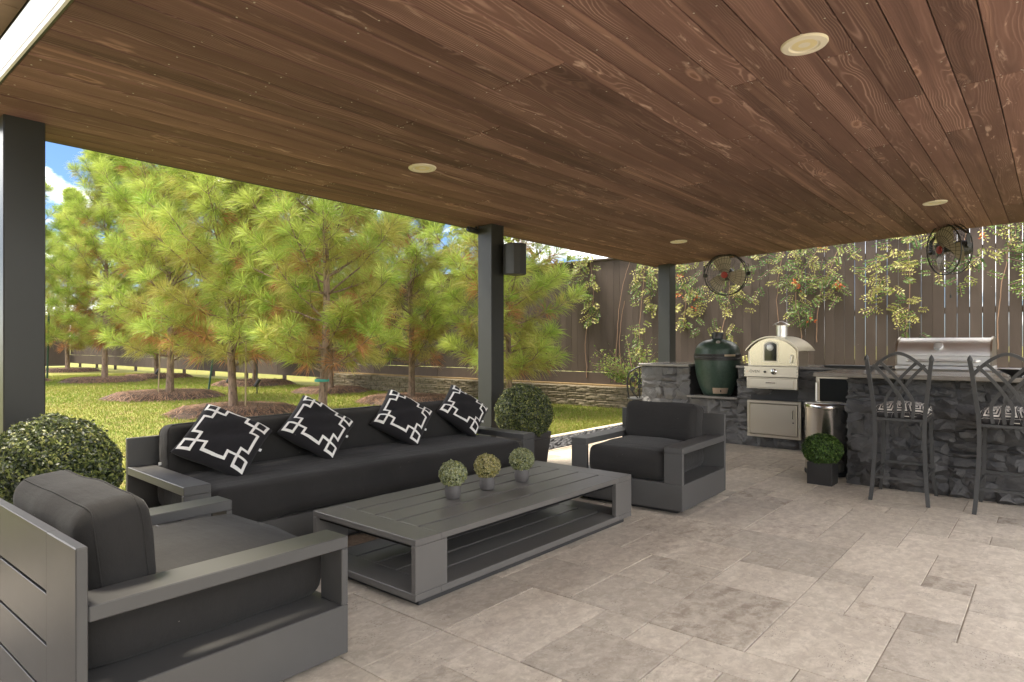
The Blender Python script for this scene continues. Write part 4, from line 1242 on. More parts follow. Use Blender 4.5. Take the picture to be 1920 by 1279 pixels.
# ------------------------------------------------------------------ bar stools (face the bar, +X)
def smooth_path(pts, k=8):
    P = [Vector(p) for p in pts]; out = []
    for i in range(len(P) - 1):
        p0, p1, p2, p3 = P[max(i - 1, 0)], P[i], P[i + 1], P[min(i + 2, len(P) - 1)]
        for j in range(k):
            t = j / k
            out.append(.5 * ((2 * p1) + (-p0 + p2) * t + (2 * p0 - 5 * p1 + 4 * p2 - p3) * t * t + (-p0 + 3 * p1 - 3 * p2 + p3) * t ** 3))
    out.append(P[-1]); return out
def stool(loc, rz, lab):
    o = tag(empty('bar_stool', loc, (0, 0, R(rz))), lab, 'bar stool', 'metal bar stools at the stone bar')
    w = .172; S = .625
    for s in (-1, 1):
        post = smooth_path([(-.035, s * (w + .012), 0), (-.015, s * w, .15), (.0, s * (w - .012), .40), (.0, s * (w - .012), S), (-.015, s * (w + .005), .80), (-.04, s * (w + .022), .96), (-.055, s * (w + .034), 1.055)], 6)
        p = MB().bar(post, .024, .026, (0, 1, 0)).build('back_post', 'stool_iron', o)
        MB().lathe([(.0, 0), (.015, .002), (.017, .014), (.012, .03), (.0, .048)], 10, (-.055, s * (w + .034), 1.05)).build('finial', 'stool_iron', p)
        fl = smooth_path([(.43, s * (w + .018), 0), (.405, s * w, .15), (.39, s * (w - .01), .42), (.385, s * (w - .012), S - .01)], 6)
        MB().bar(fl, .024, .024, (0, 1, 0)).build('front_leg', 'stool_iron', o)
        MB().bar([(.012, s * (w - .008), .205), (.398, s * (w - .004), .205)], .016, .016, (0, 1, 0)).build('stretcher', 'stool_iron', o)
        MB().bar([(.012, s * (w - .012), S - .012), (.374, s * (w - .012), S - .012)], .022, .018, (0, 1, 0)).build('seat_rail', 'stool_iron', o)
    for x, z in ((.0, .175), (.40, .235), (.003, S - .012), (.385, S - .012)):
        MB().bar([(x, -w + .012, z), (x, w - .012, z)], .018, .018, (1, 0, 0)).build('cross_rail', 'stool_iron', o)
    # arched back: pointed top rail and two interlaced gothic arches
    def xs(z): return np.interp(z, [S, .80, .96, 1.055, 1.12], [0, -.015, -.04, -.055, -.066])
    def yp(z): return np.interp(z, [S, .80, .96, 1.055], [w - .012, w + .005, w + .022, w + .034])
    rail = []
    for i in range(25):
        u = -1 + 2 * i / 24; z = 1.105 - .150 * abs(u) ** 1.7
        rail.append((xs(z), u * yp(.955), z))
    MB().bar(rail, .022, .018, (1, 0, 0)).build('top_rail', 'stool_iron', o)
    for c, tgt in ((-.083, .115), (-.018, .165), (.018, -.165), (.083, -.115)):
        pts = []
        sg = 1 if tgt > c else -1
        for i in range(19):
            t = i / 18; z = S + .003 + (1.035 - S) * t * (1 if abs(tgt) < .15 else .955)
            yy_ = c + (tgt - c) * max(0, (t - .25) / .75) ** 1.55 - sg * .010 * math.sin(min(1, t / .5) * math.pi)
            pts.append((xs(z) + (.0011 if c > 0 else -.0011) * 4, yy_, z))
        MB().bar(pts, .021, .012, (1, 0, 0)).build('arch_bar', 'stool_iron', o)
    me = cushion_mesh('seat_cushion', .385, .345, .085, .038, (0, 0, .030), (12, 12, 4), 5, .0015)
    uv = me.uv_layers.new(name='UVMap')
    for l in me.loops:
        c = me.vertices[l.vertex_index].co; uv.data[l.index].uv = (c.x / .385 + .5 + c.z * 1.5, c.y / .345 + .5 + c.z * (1 if c.y > 0 else -1) * .8)
    link('seat_cushion', me, 'greek_key_fabric', o, (.195, 0, S + .040))
stool((5.505, .895, 0), 1.5, 'grey iron bar stool with gothic arch back, beside the trash can')
stool((5.49, .255, 0), -1.0, 'grey iron bar stool with gothic arch back, cut by the picture edge')

# ------------------------------------------------------------------ cast iron garden chair beyond the counter end
gc = tag(empty('garden_chair', (8.05, 4.42, 0), (0, 0, R(200))), 'black cast iron garden chair with ornate back at the counter end', 'chair')
MB().lathe([(0, .405), (.19, .405), (.20, .412), (.20, .424), (.19, .430), (0, .430)], 28).build('seat', 'stool_iron', gc, True)
for a in (35, 145, 215, 325):
    c, s = math.cos(R(a)), math.sin(R(a))
    MB().tube(smooth_path([(.16 * c, .16 * s, .41), (.20 * c, .20 * s, .33), (.185 * c, .185 * s, .16), (.24 * c, .24 * s, 0)], 5), .012, 8).build('leg', 'stool_iron', gc, True)
def gch(pts, r=.010): return MB().tube(smooth_path(pts, 6), r, 8)
gch([(.17, -.15, .43), (.18, -.17, .60), (.19, -.15, .76), (.19, -.08, .82), (.19, 0, .86), (.19, .08, .82), (.19, .15, .76), (.18, .17, .60), (.17, .15, .43)], .012).build('back_frame', 'black_iron', gc, True)
for s in (-1, 1):
    gch([(.175, s * .02, .43), (.18, s * .10, .52), (.185, s * .13, .66), (.188, s * .07, .74), (.186, s * .01, .68), (.184, s * .05, .62)], .009).build('scroll', 'black_iron', gc, True)
gch([(.175, 0, .43), (.186, 0, .65), (.19, 0, .86)], .009).build('spindle', 'black_iron', gc, True)
lf = MB()
for (y_, z_, a) in ((-.09, .68, 20), (.09, .68, -20), (-.05, .76, 50), (.05, .76, -50), (0, .60, 0), (-.10, .56, -30), (.10, .56, 30)):
    M = Matrix.Translation((.186, y_, z_)) @ Matrix.Rotation(R(a), 4, 'X')
    lf.box(-.005, .005, -.026, .026, -.03, .03, .004, M)
lf.build('leaf_ornament', 'black_iron', gc)

# ------------------------------------------------------------------ fans, speaker, camera
def fan(loc, aim, lab, rad=.275):
    """aim: direction the fan blows"""
    o = tag(empty('cage_fan', loc), lab, 'fan', 'cage fans hung from the ceiling edge')
    d = Vector(aim).normalized()
    q = d.to_track_quat('X', 'Z').to_matrix().to_4x4()
    cage = MB()
    def ring(x, r, t, n=40): cage.tube([(x, r * math.cos(2 * math.pi * k / n), r * math.sin(2 * math.pi * k / n)) for k in range(n)], t, 6, True)
    ring(.06, rad, .008); ring(-.06, rad, .006); ring(.095, rad * .55, .0022); ring(.105, rad * .28, .0022); ring(.082, rad * .8, .0022); ring(-.09, rad * .6, .0022)
    for k in range(36):
        a = 2 * math.pi * k / 36; c, s = math.cos(a), math.sin(a); a2 = a + .25
        cage.tube([(.06, rad * c, rad * s), (.092, rad * .62 * c, rad * .62 * s), (.11, .05 * math.cos(a2), .05 * math.sin(a2))], .0024, 4)
        if k % 2 == 0: cage.tube([(-.06, rad * c, rad * s), (-.09, rad * .6 * c, rad * .6 * s), (-.10, .06 * c, .06 * s)], .0018, 4)
        if k % 5 == 0: cage.tube([(.06, rad * c, rad * s), (-.06, rad * c, rad * s)], .003, 5)
    def place(mb, name, mat, sm=True):
        e = mb.build(name, mat, o, sm); e.matrix_local = q; return e
    place(cage, 'cage', 'black_iron')
    place(MB().lathe([(0, 0), (.042, 0), (.046, .006), (.042, .016), (0, .02)], 28, M=Matrix.Translation((.100, 0, 0)) @ Matrix.Rotation(R(90), 4, 'Y')), 'badge', 'fan_red')
    place(MB().lathe([(0, -.23), (.06, -.23), (.082, -.20), (.085, -.10), (.06, -.06), (.03, -.04), (.03, .04), (0, .05)], 28, M=Matrix.Rotation(R(90), 4, 'Y')), 'motor', 'black_iron')
    for k in range(3):
        b = MB(); vs = []; a0 = R(100) + k * 2.0944
        for i in range(7):
            r = .035 + (rad - .06) * i / 6; wd = .045 + .10 * math.sin(min(1, i / 5) * 1.45)
            for j in range(5):
                u = -1 + 2 * j / 4
                vs.append((.012 + u * (.045 - .02 * i / 6), r * math.cos(u * wd / r * .75 + .1 * i / 6), r * math.sin(u * wd / r * .75 + .1 * i / 6)))
        b.add(vs, [(i * 5 + j, i * 5 + j + 1, i * 5 + 6 + j, i * 5 + 5 + j) for i in range(6) for j in range(4)])
        e = b.build('blade', 'fan_blade', o, True); e.matrix_local = q @ Matrix.Rotation(a0, 4, 'X')
    # yoke up to the ceiling
    side = Vector((-d.y, d.x, 0)).normalized(); cz = ZC(loc[0], loc[1]) - loc[2] - .004
    up = Vector((0, 0, 1)); rr = rad + .022
    pts = [side * rr, side * rr + up * rad * .45, side * .10 + up * cz, -side * .10 + up * cz, -side * rr + up * rad * .45, -side * rr]
    MB().bar(pts, .006, .038, (d.x, d.y, 0)).build('yoke', 'black_iron', o)
    for s in (1, -1):
        M = Matrix.Translation(side * s * (rr - .012)) @ side.to_track_quat('Z', 'Y').to_matrix().to_4x4()
        MB().lathe([(0, -.02), (.026, -.02), (.026, .03), (0, .03)], 16, M=M).build('tilt_knob', 'black_iron', o, True)
    return o
fan((8.62, 3.45, 2.115), (-1, -.15, -.12), 'black cage fan with red badge hanging above the pizza oven')
f2 = fan((8.55, .915, 2.215), (-.66, .75, -.08), 'black cage fan with red badge hanging above the gas grill')
MB().tube([(-.05, -.02, -.20), (-.05, -.02, -.50)], .0015, 5).tube([(-.05, -.02, -.50), (-.05, -.02, -.505), (-.05, -.02, -.54)], [.002, .007, .009], 10).build('pull_cord', 'black_iron', f2)
MB().tube(smooth_path([(.02, -.2, .05), (.0, -.21, -.08), (-.03, -.17, -.17), (-.02, -.22, -.22), (.0, -.19, -.16)], 6), .004, 6).build('power_cord', 'black_iron', f2, True)

sp = tag(empty('speaker', (5.02, 4.19, 2.025)), 'dark outdoor loudspeaker mounted on the middle post', 'speaker')
vs = []; fs = []; pl = [(-.085, .085), (-.10, .02), (-.085, -.06), (-.04, -.105), (.04, -.115), (.10, -.06), (.105, .085)]
n = len(pl)
for z, k in ((-.155, .94), (-.148, 1), (.148, 1), (.155, .94)): vs += [(p[0] * k, p[1] * k, z) for p in pl]
for i in range(3):
    fs += [(i * n + j, i * n + (j + 1) % n, i * n + n + (j + 1) % n, i * n + n + j) for j in range(n)]
MB().add(vs, fs + [tuple(range(n))[::-1], tuple(3 * n + j for j in range(n))]).build('cabinet', 'black_plastic', sp, True, 25)
MB().box(-.03, .03, .086, .129, -.04, .04, .004).build('bracket', 'black_iron', sp)
MB().tube([(-.05, .10, .15), (-.06, .115, .26), (-.06, .118, .33)], .003, 6).build('wire', 'black_iron', sp, True)
sc_ = tag(empty('security_camera', (4.73, 4.52, 2.345)), 'small black bullet camera under the roof edge beside the middle post', 'camera')
MB().lathe([(0, -.16), (.022, -.16), (.028, -.14), (.028, .02), (.024, .03), (0, .026)], 20, M=Matrix.Translation((-.02, 0, -.02)) @ Matrix.Rotation(R(-86), 4, 'Y')).build('barrel', 'black_iron', sc_, True)
MB().lathe([(0, 0), (.017, 0), (.016, .004), (0, .006)], 16, M=Matrix.Translation((-.047, 0, -.018)) @ Matrix.Rotation(R(-86), 4, 'Y')).build('lens', 'dark_glass', sc_, True)
MB().box(.06, .085, -.012, .012, -.03, .02, .003).build('mount', 'black_iron', sc_)
# ------------------------------------------------------------------ pines
def pine_meshes(seed, Ht, spread, tuft_n=72, base_h=.62, ksub=1.0):
    r = np.random.default_rng(seed)
    wood = MB()
    nseg = 14; bend = r.normal(0, .05, 2)
    def axis(z): 
        t = z / Ht
        return np.array([bend[0] * math.sin(t * 5), bend[1] * math.sin(t * 4 + 1), z])
    trunk = MB(); tp = [axis(Ht * i / nseg) for i in range(nseg + 1)]
    r0 = .0125 * Ht / 1.15
    trunk.tube([tuple(p - (np.array([0, 0, .12]) if i == 0 else 0)) for i, p in enumerate(tp)], [max(.012, r0 * (1 - .9 * (i / nseg)) * (1.25 if i == 0 else 1)) for i in range(nseg + 1)], 12)
    tips = []; dirs = []; inner = []
    h = base_h
    while h < Ht - .1:
        t = (h - base_h) / (Ht - base_h)
        nb = int(r.integers(4, 7)); a0 = r.uniform(0, 6.28)
        Lb = spread * ((1 - t) ** .75 * (.55 + .45 * min(1, t * 3.2)) + .12) 
        for b in range(nb):
            a = a0 + b * 6.283 / nb + r.normal(0, .2)
            L = Lb * r.uniform(.75, 1.15)
            el = R(r.uniform(2, 22) + 40 * t)
            out = np.array([math.cos(a), math.sin(a), 0])
            c0 = axis(min(h + r.normal(0, .06), Ht))
            pts = []
            K = 7
            for i in range(K + 1):
                s = i / K
                z = math.sin(el) * s * L + .22 * L * s * s
                pts.append(c0 + out * math.cos(el) * L * s * (1 - .08 * s) + np.array([0, 0, z]) + r.normal(0, .012, 3) * (i > 0))
            wood.tube([tuple(p) for p in pts], [max(.004, .020 * (1 - t * .5) * (1 - .8 * i / K)) for i in range(K + 1)], 5)
            for i in range(2, K + 1):
                p = pts[i]; d = unit(pts[i] - pts[i - 1])
                if i == K:
                    tips.append(p); dirs.append(d); inner.append((t, 1)); continue
                for sg in (-1, 1):
                    if r.random() > .80 * ksub: continue
                    lt = np.cross(d, [0, 0, 1]) * sg; tl = (.20 + .30 * (1 - i / K)) * L * .55 * r.uniform(.6, 1.2)
                    dd = unit(d * .75 + lt * r.uniform(.6, 1.1) + np.array([0, 0, r.uniform(.0, .45)]))
                    q = p + dd * tl
                    wood.tube([tuple(p), tuple((p + q) / 2 + np.array([0, 0, -.01])), tuple(q)], [.006, .005, .003], 4)
                    tips.append(q); dirs.append(unit(dd + np.array([0, 0, .25]))); inner.append((t, i / K))
                    if tl > .28:
                        tips.append(p + dd * tl * .55); dirs.append(unit(dd + r.normal(0, .4, 3))); inner.append((t, i / K * .7))
                if r.random() < .28: 
                    tips.append(p); dirs.append(unit(d + r.normal(0, .5, 3))); inner.append((t, i / K * .5))
        h += r.uniform(.30, .44) * (1 - .25 * t)
    tips.append(axis(Ht)); dirs.append(np.array([0, 0, 1.])); inner.append((1, 1))
    T = np.array(tips); D = np.array(dirs); I = np.array(inner); n = len(T)
    # colour of each tuft: green outside, straw and rust on old inner wood
    old = np.clip(1.15 - I[:, 1] * 1.1 - I[:, 0] * .5 + r.normal(0, .22, n), 0, 1)
    g = r.random((n, 1))
    green = (1 - g) * np.array([.24, .35, .055]) + g * np.array([.44, .49, .115])
    straw = np.array([.42, .32, .10]); rust = np.array([.46, .22, .095])
    c = green.copy()
    k1 = old > .55; c[k1] = .45 * green[k1] + .55 * straw
    k2 = (old > .84) & (r.random(n) < .6); c[k2] = rust * r.uniform(.7, 1.1, (k2.sum(), 1))
    m = tuft_n; N = n * m
    ti = np.repeat(np.arange(n), m)
    u = r.random(N) ** .8
    sl = r.uniform(.07, .17, n)[ti]
    base = T[ti] - D[ti] * (u * sl)[:, None]
    rd = unit(r.normal(size=(N, 3)))
    rd = rd - (rd * D[ti]).sum(1, keepdims=True) * D[ti] * .8
    droop = np.where(old[ti] > .7, -.45, 0.02)
    nd = unit(D[ti] * r.uniform(.30, 1.0, (N, 1)) + unit(rd) * r.uniform(.55, 1.0, (N, 1)) + np.stack([np.zeros(N), np.zeros(N), droop], 1))
    L = r.uniform(.20, .33, (N, 1)); w = r.uniform(.0055, .0095, (N, 1))
    sd = unit(np.cross(nd, r.normal(size=(N, 3))))
    tip = base + nd * L + np.array([0, 0, -.02]) * (L / .2)
    mid = base + nd * L * .55
    V = np.stack([base, mid + sd * w / 2, tip, mid - sd * w / 2], 1).reshape(-1, 3)
    F = np.arange(N * 4).reshape(-1, 4)
    cc = c[ti] * r.uniform(.75, 1.3, (N, 1))
    return trunk.mesh('trunk', True, 60), wood.mesh('limbs', True, 60), tris_mesh('crown', V, F, cc)

VAR = [pine_meshes(101, 6.9, 1.95, base_h=.85), pine_meshes(202, 6.3, 2.0, base_h=.8), pine_meshes(303, 7.4, 1.85, base_h=1.1), pine_meshes(404, 5.0, 1.6, base_h=.6)]
for a, b, c in VAR:
    a.materials.append(MAT['bark']); b.materials.append(MAT['bark']); c.materials.append(MAT['needle'])
def pine(x, y, var, rz, sc, lab, lean=0):
    o = tag(empty('pine_tree', (x, y, -.02), (R(lean), R(lean * .6), R(rz))), lab, 'pine tree', 'young pines on the lawn')
    o.scale = (sc, sc, sc)
    for nm, me in zip(('trunk', 'limbs', 'crown'), VAR[var]): link(nm, me, None, o)
    return o
mrr = np.random.default_rng(55)
def ring_meshes(seed):
    r = np.random.default_rng(seed)
    mb = MB(); n = 48; rings = [(0, .10), (.3, .115), (.6, .12), (.82, .11), (.97, .05), (1.08, -.02), (1.2, -.045)]
    for q, z in rings[1:]:
        for k in range(n):
            a = 6.2832 * k / n
            j = 1 + .05 * math.sin(3 * a + seed) + .03 * math.sin(7 * a)
            mb.v.append((q * j * math.cos(a), q * j * math.sin(a), z + r.normal(0, .008)))
    mb.v.append((0, 0, .10)); c = len(mb.v) - 1
    for i in range(len(rings) - 2):
        for k in range(n): mb.f.append((i * n + k, i * n + (k + 1) % n, (i + 1) * n + (k + 1) % n, (i + 1) * n + k))
    for k in range(n): mb.f.append((c, (k + 1) % n, k))
    mound = mb.mesh('mound', True, 80); mound.materials.append(MAT['soil'])
    N = 5200
    q = np.sqrt(r.random(N)) * 1.15; a = r.uniform(0, 6.283, N)
    z = np.interp(q, [x for x, _ in rings], [y for _, y in rings]) + r.uniform(.0, .022, N) + .004
    P = np.stack([q * np.cos(a), q * np.sin(a), z], 1)
    rad = np.stack([np.cos(a), np.sin(a), np.zeros(N)], 1)
    d = unit(rad * r.normal(.6, .8, (N, 1)) + r.normal(0, .6, (N, 3))); slope = np.interp(q, [0, .7, .85, 1.1, 1.3], [0, -.02, -.45, -.5, -.1])
    d[:, 2] = slope * (d * rad).sum(1) + r.normal(0, .06, N); d = unit(d)
    L = r.uniform(.08, .22, (N, 1)); w = r.uniform(.005, .009, (N, 1)); sd = unit(np.cross(d, [0, 0, 1.]))
    V = np.stack([P - d * L / 2 - sd * w / 2, P - d * L / 2 + sd * w / 2, P + d * L / 2 + sd * w / 2, P + d * L / 2 - sd * w / 2], 1).reshape(-1, 3)
    tcol = r.random((N, 1)); col = (1 - tcol) * np.array([.22, .115, .07]) + tcol * np.array([.38, .24, .16]); dk = r.random(N) < .32; col[dk] = np.array([.07, .055, .05])
    straw = tris_mesh('straw', V, np.arange(N * 4).reshape(-1, 4), col); straw.materials.append(MAT['straw'])
    return mound, straw
RG = [ring_meshes(1), ring_meshes(2)]
def ring(x, y, k, sc, lab):
    o = tag(empty('mulch_ring', (x, y, -.03), (0, 0, mrr.uniform(0, 6))), lab, 'mulch ring', 'pine straw rings around the trunks')
    o.scale = (sc, sc, sc * .9)
    link('mound', RG[k][0], None, o); s = link('straw', RG[k][1], None, o); s['kind'] = 'stuff'
TREES = [
 (7.45, 23.3, 2, 10, 1.10, 'pine by the dark corner post, its straw ring the widest apart', 1.15),
 (6.14, 15.4, 0, 80, 1.05, 'pine with a green steel stake leaning near its trunk', 1.15),
 (5.58, 11.05, 1, 200, 1.05, 'pine with a thin wooden stake tied along its trunk', 1.05),
 (5.67, 8.55, 1, 310, .98, 'pine rising behind the second sofa pillow, teal tie on trunk', 0),
 (9.00, 10.45, 0, 40, .92, 'pine growing just in front of the retaining wall, behind third pillow', 1.0),
 (8.85, 7.52, 3, 120, 1.06, 'pine with many rust coloured tufts right behind the middle post', 0),
 (9.55, 14.0, 2, 260, .95, 'dark trunked pine behind the pine with the teal tie', .9),
 (9.75, 18.2, 3, 20, 1.25, 'pine far back between the staked pines, before the fence', 1.1),
 (9.5, 24.5, 1, 150, 1.1, 'pine deep in the grove near the fence', 1.1),
 (9.2, 33.0, 0, 300, 1.1, 'distant pine seen beside the white topped post', 1.1),
 (5.4, 25.5, 0, 220, 1.15, 'pine half hidden by the corner post, taller than its neighbours', 1.1),
]
for i, (x, y, v, rz, sc, lab, rg) in enumerate(TREES):
    pine(x, y, v, rz, sc, lab, lean=(1.2 if i == 0 else -.8 if i == 3 else 0))
RL = {0: 'dark mounded straw ring around the pine nearest the corner post', 1: 'reddish straw ring around the pine with green stake', 2: 'reddish straw ring just above the sofa back, around staked pine', 4: 'straw ring in front of the retaining wall behind sofa pillows', 6: 'small straw ring around the dark trunked pine', 7: 'far straw ring beneath the pine before the fence', 8: 'far straw ring deep in the grove', 9: 'most distant straw ring by the white topped post', 10: 'straw ring partly hidden by the corner post'}
for i, t in enumerate(TREES):
    if t[6]: ring(t[0], t[1], i % 2, t[6], RL.get(i, 'straw ring around a pine'))

# stakes and garden spotlights
def stake(p0, p1, mat, r, lab, cat='stake', cap=None):
    o = tag(empty('tree_stake', p0), lab, cat)
    d = Vector(p1) - Vector(p0)
    MB().tube([(0, 0, -.1), tuple(d * .5), tuple(d)], r, 8).build('shaft', mat, o, True)
    if cap: MB().tube([tuple(d * .97), tuple(d * 1.10)], r * 1.8, 8).build('cap', cap, o, True)
    else: MB().tube([tuple(d * .99), tuple(d * 1.01)], r * 1.05, 8).build('cap', mat, o, True)
stake((7.0, 15.2, 0), (7.55, 15.7, 2.1), 'green_stake', .022, 'leaning dark green steel stake beside a pine', cap='white_paint')
stake((5.66, 10.85, 0), (5.70, 10.9, 3.1), 'wood_stake', .014, 'thin pale wooden stake along a pine trunk behind the sofa')
stake((5.95, 15.3, 0), (6.05, 15.35, 1.9), 'wood_stake', .014, 'short wooden stake beside the pine with the green stake')
stake((6.6, 26.0, 0), (6.65, 26.0, 2.3), 'green_stake', .03, 'white topped green post near the dark corner post', cap='white_paint')
stake((9.2, 17.0, 0), (9.2, 17.0, 1.0), 'black_iron', .02, 'thin dark rod standing in the lawn between pines')
tie = tag(MB().lathe([(.105, -.02), (.112, 0), (.105, .02)], 16, (5.67, 8.55, .62)).build('trunk_tie', 'teal_tie', None, True), 'teal tape tied around the pine trunk behind the second pillow', 'tie')
def spot(x, y, lab):
    o = tag(empty('garden_spotlight', (x, y, 0)), lab, 'spotlight', 'black garden spotlights in the grass')
    MB().tube([(0, 0, -.1), (0, 0, .16)], .014, 8).build('stake', 'black_iron', o, True)
    MB().lathe([(0, -.10), (.030, -.10), (.040, -.05), (.048, .10), (.040, .10), (0, .06)], 16, M=Matrix.Translation((0, 0, .24)) @ Matrix.Rotation(R(35), 4, 'Y')).build('lamp_head', 'black_iron', o, True)
spot(9.0, 23.2, 'small black garden spotlight far back between trunks')
spot(7.9, 14.6, 'small black garden spotlight near the wooden staked pine')
spot(8.2, 16.6, 'small black garden spotlight behind the reddish straw rings')

# distant wood beyond the fence
def far_wood():
    n = 9000; r = np.random.default_rng(8)
    x = 13 + r.random(n) * 5; y = r.uniform(8, 46, n)
    top = 3.2 + 1.6 * np.sin(y * .5) + 1.2 * np.sin(y * 1.3 + 1) + y * .07
    z = r.random(n) ** .7 * np.maximum(top, 2.2)
    P = np.stack([x, y, z], 1); N = r.normal(size=(n, 3)) + np.array([-.8, -.6, .5])
    col = np.where(r.random((n, 1)) < .5, np.array([.10, .15, .03]), np.array([.19, .22, .055])) * r.uniform(.6, 1.2, (n, 1))
    o = link('far_foliage', leaves_mesh('far_foliage', P, N, r.uniform(.15, .35, n), r.uniform(.10, .2, n), col), 'leaf')
    tag(o, 'mass of green foliage beyond the fence behind the pines', 'foliage', kind='stuff')
far_wood()

# ------------------------------------------------------------------ trumpet vines and shrub on the fence
LEAFG = np.array([[.09, .15, .030], [.13, .19, .038], [.20, .23, .055], [.06, .115, .025]])
def vine(lab, stems, sprays, blossoms=0, yellow=.3, seed=0, leaf=.048, thick=.009):
    """stems: polylines (y,z) on the fence face; sprays: list of (y0,y1,z0,z1,count,droop)"""
    r = np.random.default_rng(seed)
    y0, z0 = stems[0][0]
    o = tag(empty('trumpet_vine', (FX, y0, 0)), lab, 'vine', 'vines climbing the board fence')
    mb = MB()
    for s in stems:
        pts = smooth_path([(-.022 - .012 * (i % 2), p[0] - y0, p[1]) for i, p in enumerate(s)], 6)
        mb.tube([(p[0], p[1] + r.normal(0, .006), p[2]) for p in pts], [thick * (1 - .6 * i / len(pts)) for i in range(len(pts))], 6)
    mb.build('stem', 'vine_bark', o, True)
    P = []; N = []; A = []; C = []; tw = MB()
    for (a, b, c, d, n, droop) in sprays:
        for k in range(n):
            yy_, zz = r.uniform(a, b) - y0, c + (d - c) * r.random()
            out = -r.uniform(.03, .20); ln = r.uniform(.14, .26)
            ang = r.uniform(-1, 1) * 1.3; dirv = unit(np.array([-.35, math.sin(ang), -math.cos(ang) * droop + .15]))
            st = np.array([out, yy_, zz]); m = int(r.integers(4, 7))
            side = unit(np.cross(dirv, [-1, 0, .2])); cb = LEAFG[r.integers(0, 4)] if r.random() > yellow else np.array([.30, .29, .08])
            tw.tube([tuple(st), tuple(st + dirv * ln)], .0018, 3)
            for j in range(m + 1):
                for sg in ((-1, 1) if j < m else (0,)):
                    q = st + dirv * ln * (j + 1) / (m + 1) + side * sg * leaf * .55
                    P.append(q); A.append(dirv * .6 + side * sg); N.append(np.array([-1, 0, .55]) + r.normal(0, .4, 3)); C.append(cb * r.uniform(.75, 1.25))
    me = leaves_mesh('leaves', np.array(P), np.array(N), r.uniform(.85, 1.2, len(P)) * leaf, r.uniform(.42, .55, len(P)) * leaf, np.array(C), .1, np.array(A))
    link('leaves', me, 'leaf', o); e = tw.build('twigs', 'vine_bark', o); e['kind'] = 'stuff'
    if blossoms:
        Pb = []; Nb = []; Cb = []
        for k in range(blossoms):
            s = sprays[int(r.integers(len(sprays)))]
            cy, cz = r.uniform(s[0], s[1]) - y0, r.uniform(s[2], s[3])
            for j in range(8):
                Pb.append([-.22 + r.normal(0, .02), cy + r.normal(0, .035), cz + r.normal(0, .025)]); Nb.append(np.array([-1, 0, 0]) + r.normal(0, .6, 3))
                Cb.append(np.array([.50, .13, .05]) * r.uniform(.7, 1.2))
        link('blossoms', leaves_mesh('blossoms', np.array(Pb), np.array(Nb), r.uniform(.03, .055, len(Pb)), .028, np.array(Cb), .2), 'leaf', o)
# main mass behind the nearer fan and kamado grill
vine('thick leafy vine with orange blossoms hanging behind the kamado grill', [[(4.4, .4), (4.45, 1.2), (4.3, 2.0), (4.35, 2.75)], [(3.3, .6), (3.45, 1.3), (3.5, 2.0), (3.4, 2.7)]],
     [(3.2, 5.0, 1.9, 2.85, 80, .9), (4.0, 5.05, 1.25, 2.1, 34, 1.0), (3.9, 4.4, .9, 1.5, 18, 1.0)], 4, .35, 1)
vine('bright green leafy vine with orange flowers above the pizza oven chimney', [[(3.15, .5), (3.12, 1.3), (3.2, 2.1), (2.8, 2.75)], [(2.9, 1.2), (2.85, 1.9), (2.6, 2.6)]],
     [(2.25, 3.4, 2.15, 2.85, 58, .9), (2.9, 3.3, 1.5, 2.2, 34, .9), (2.45, 2.75, 1.9, 2.3, 16, .8)], 6, .12, 2)
vine('yellow leaved vine climbing straight between oven and gas grill', [[(1.66, .5), (1.68, 1.2), (1.64, 1.9), (1.66, 2.75)]],
     [(1.50, 1.92, 1.55, 2.78, 44, .45), (1.92, 2.12, 1.65, 2.5, 26, .5), (1.5, 1.8, 1.3, 1.5, 4, .4)], 0, .62, 3, .05)
vine('small leafy vine tuft on the fence behind the farther fan', [[(.95, 2.75), (1.0, 2.45), (.92, 2.2)]], [(.65, 1.35, 2.0, 2.35, 16, .6), (1.2, 1.4, 2.55, 2.75, 8, .6)], 0, .25, 4, .05, .005)
vine('leafy vine with reddish stem spilling over the fence top beside the farther fan', [[(.62, 1.1), (.60, 1.7), (.52, 2.3), (.45, 2.75)], [(.30, 2.0), (.28, 2.7)]],
     [(-.3, .85, 2.3, 2.85, 62, .8), (.05, .35, 1.75, 2.3, 26, .6), (-.2, .2, 1.6, 2.3, 22, .6)], 2, .35, 5)
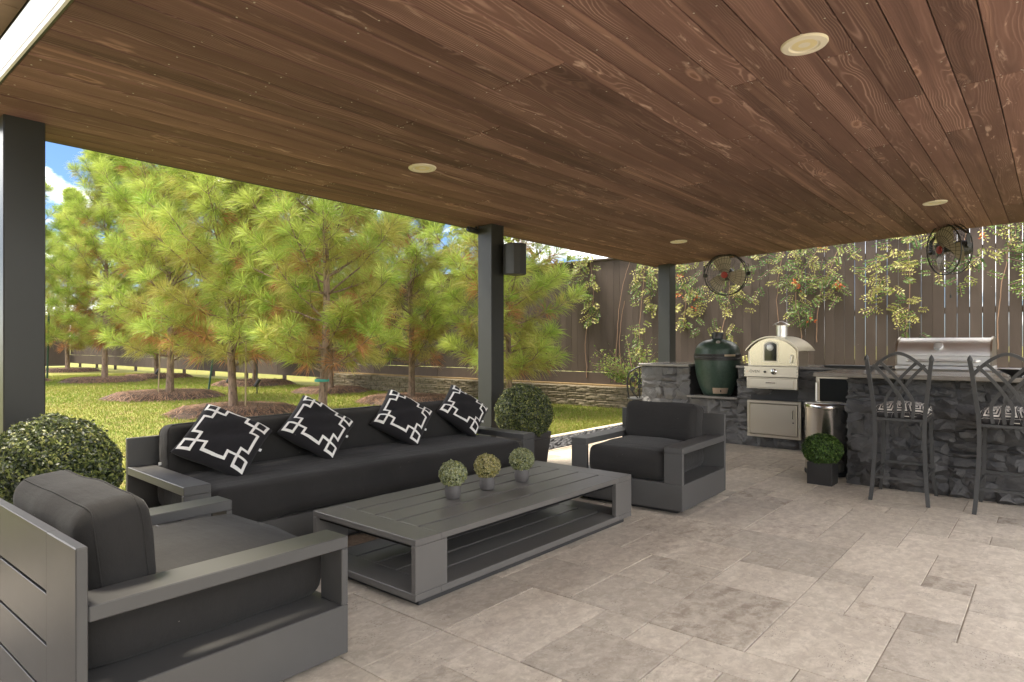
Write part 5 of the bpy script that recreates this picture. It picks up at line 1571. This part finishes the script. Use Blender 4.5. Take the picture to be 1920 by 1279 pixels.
vine('green vine hanging over the fence top between the two posts', [[(7.2, .5), (7.22, 1.3), (7.05, 2.1), (7.1, 2.8)], [(6.55, .45), (6.5, 1.4), (6.4, 2.2), (6.2, 2.8)]],
     [(6.95, 7.6, 2.1, 2.95, 52, .9), (6.9, 7.2, 1.6, 2.2, 16, .9)], 0, .4, 6, .06)
vine('slender vine trailing down boards left of the far post', [[(6.0, .7), (6.02, 1.4), (5.95, 2.2), (5.9, 2.8)], [(6.4, .5), (6.45, 1.3), (6.35, 2.0)]],
     [(5.65, 6.1, 2.0, 2.75, 34, .9), (5.85, 6.1, .9, 2.0, 18, .6), (5.5, 5.7, 1.75, 2.0, 6, .5)], 0, .35, 7, .055)
vine('thin vine with yellow leaves falling beside the far post', [[(5.15, 1.5), (5.1, 2.1), (5.3, 2.75)]], [(5.05, 5.32, 1.5, 2.7, 26, .7)], 2, .6, 8, .06)
def shrub():
    r = np.random.default_rng(4)
    o = tag(empty('leafy_shrub', (10.55, 5.95, .36)), 'loose light green shrub at the fence foot beside the far post', 'shrub')
    mb = MB(); P = []; N = []; A = []; C = []
    for k in range(46):
        a = r.uniform(0, 6.28); d = unit(np.array([-.4 + .35 * math.cos(a), .9 * math.sin(a), r.uniform(.25, 1.1)])); L = r.uniform(.5, 1.0)
        pts = [d * L * t + np.array([0, 0, .08 * math.sin(t * 3)]) for t in (0, .35, .7, 1)]
        pts = [np.array([min(p[0], .2), p[1], p[2]]) for p in pts]
        mb.tube([tuple(p) for p in pts], [.006, .005, .003, .002], 5)
        for j in range(30):
            t = r.uniform(.3, 1.05); q = d * L * t + r.normal(0, .05, 3); q[0] = min(q[0], .22)
            P.append(q); N.append(r.normal(size=3) + np.array([-.5, 0, .8])); A.append(r.normal(size=3)); C.append(LEAFG[r.integers(0, 3)] * r.uniform(1.2, 2.0))
    mb.build('stems', 'vine_bark', o, True)
    link('leaves', leaves_mesh('leaves', np.array(P), np.array(N), r.uniform(.035, .06, len(P)), r.uniform(.02, .028, len(P)), np.array(C), .1), 'leaf', o)
shrub()
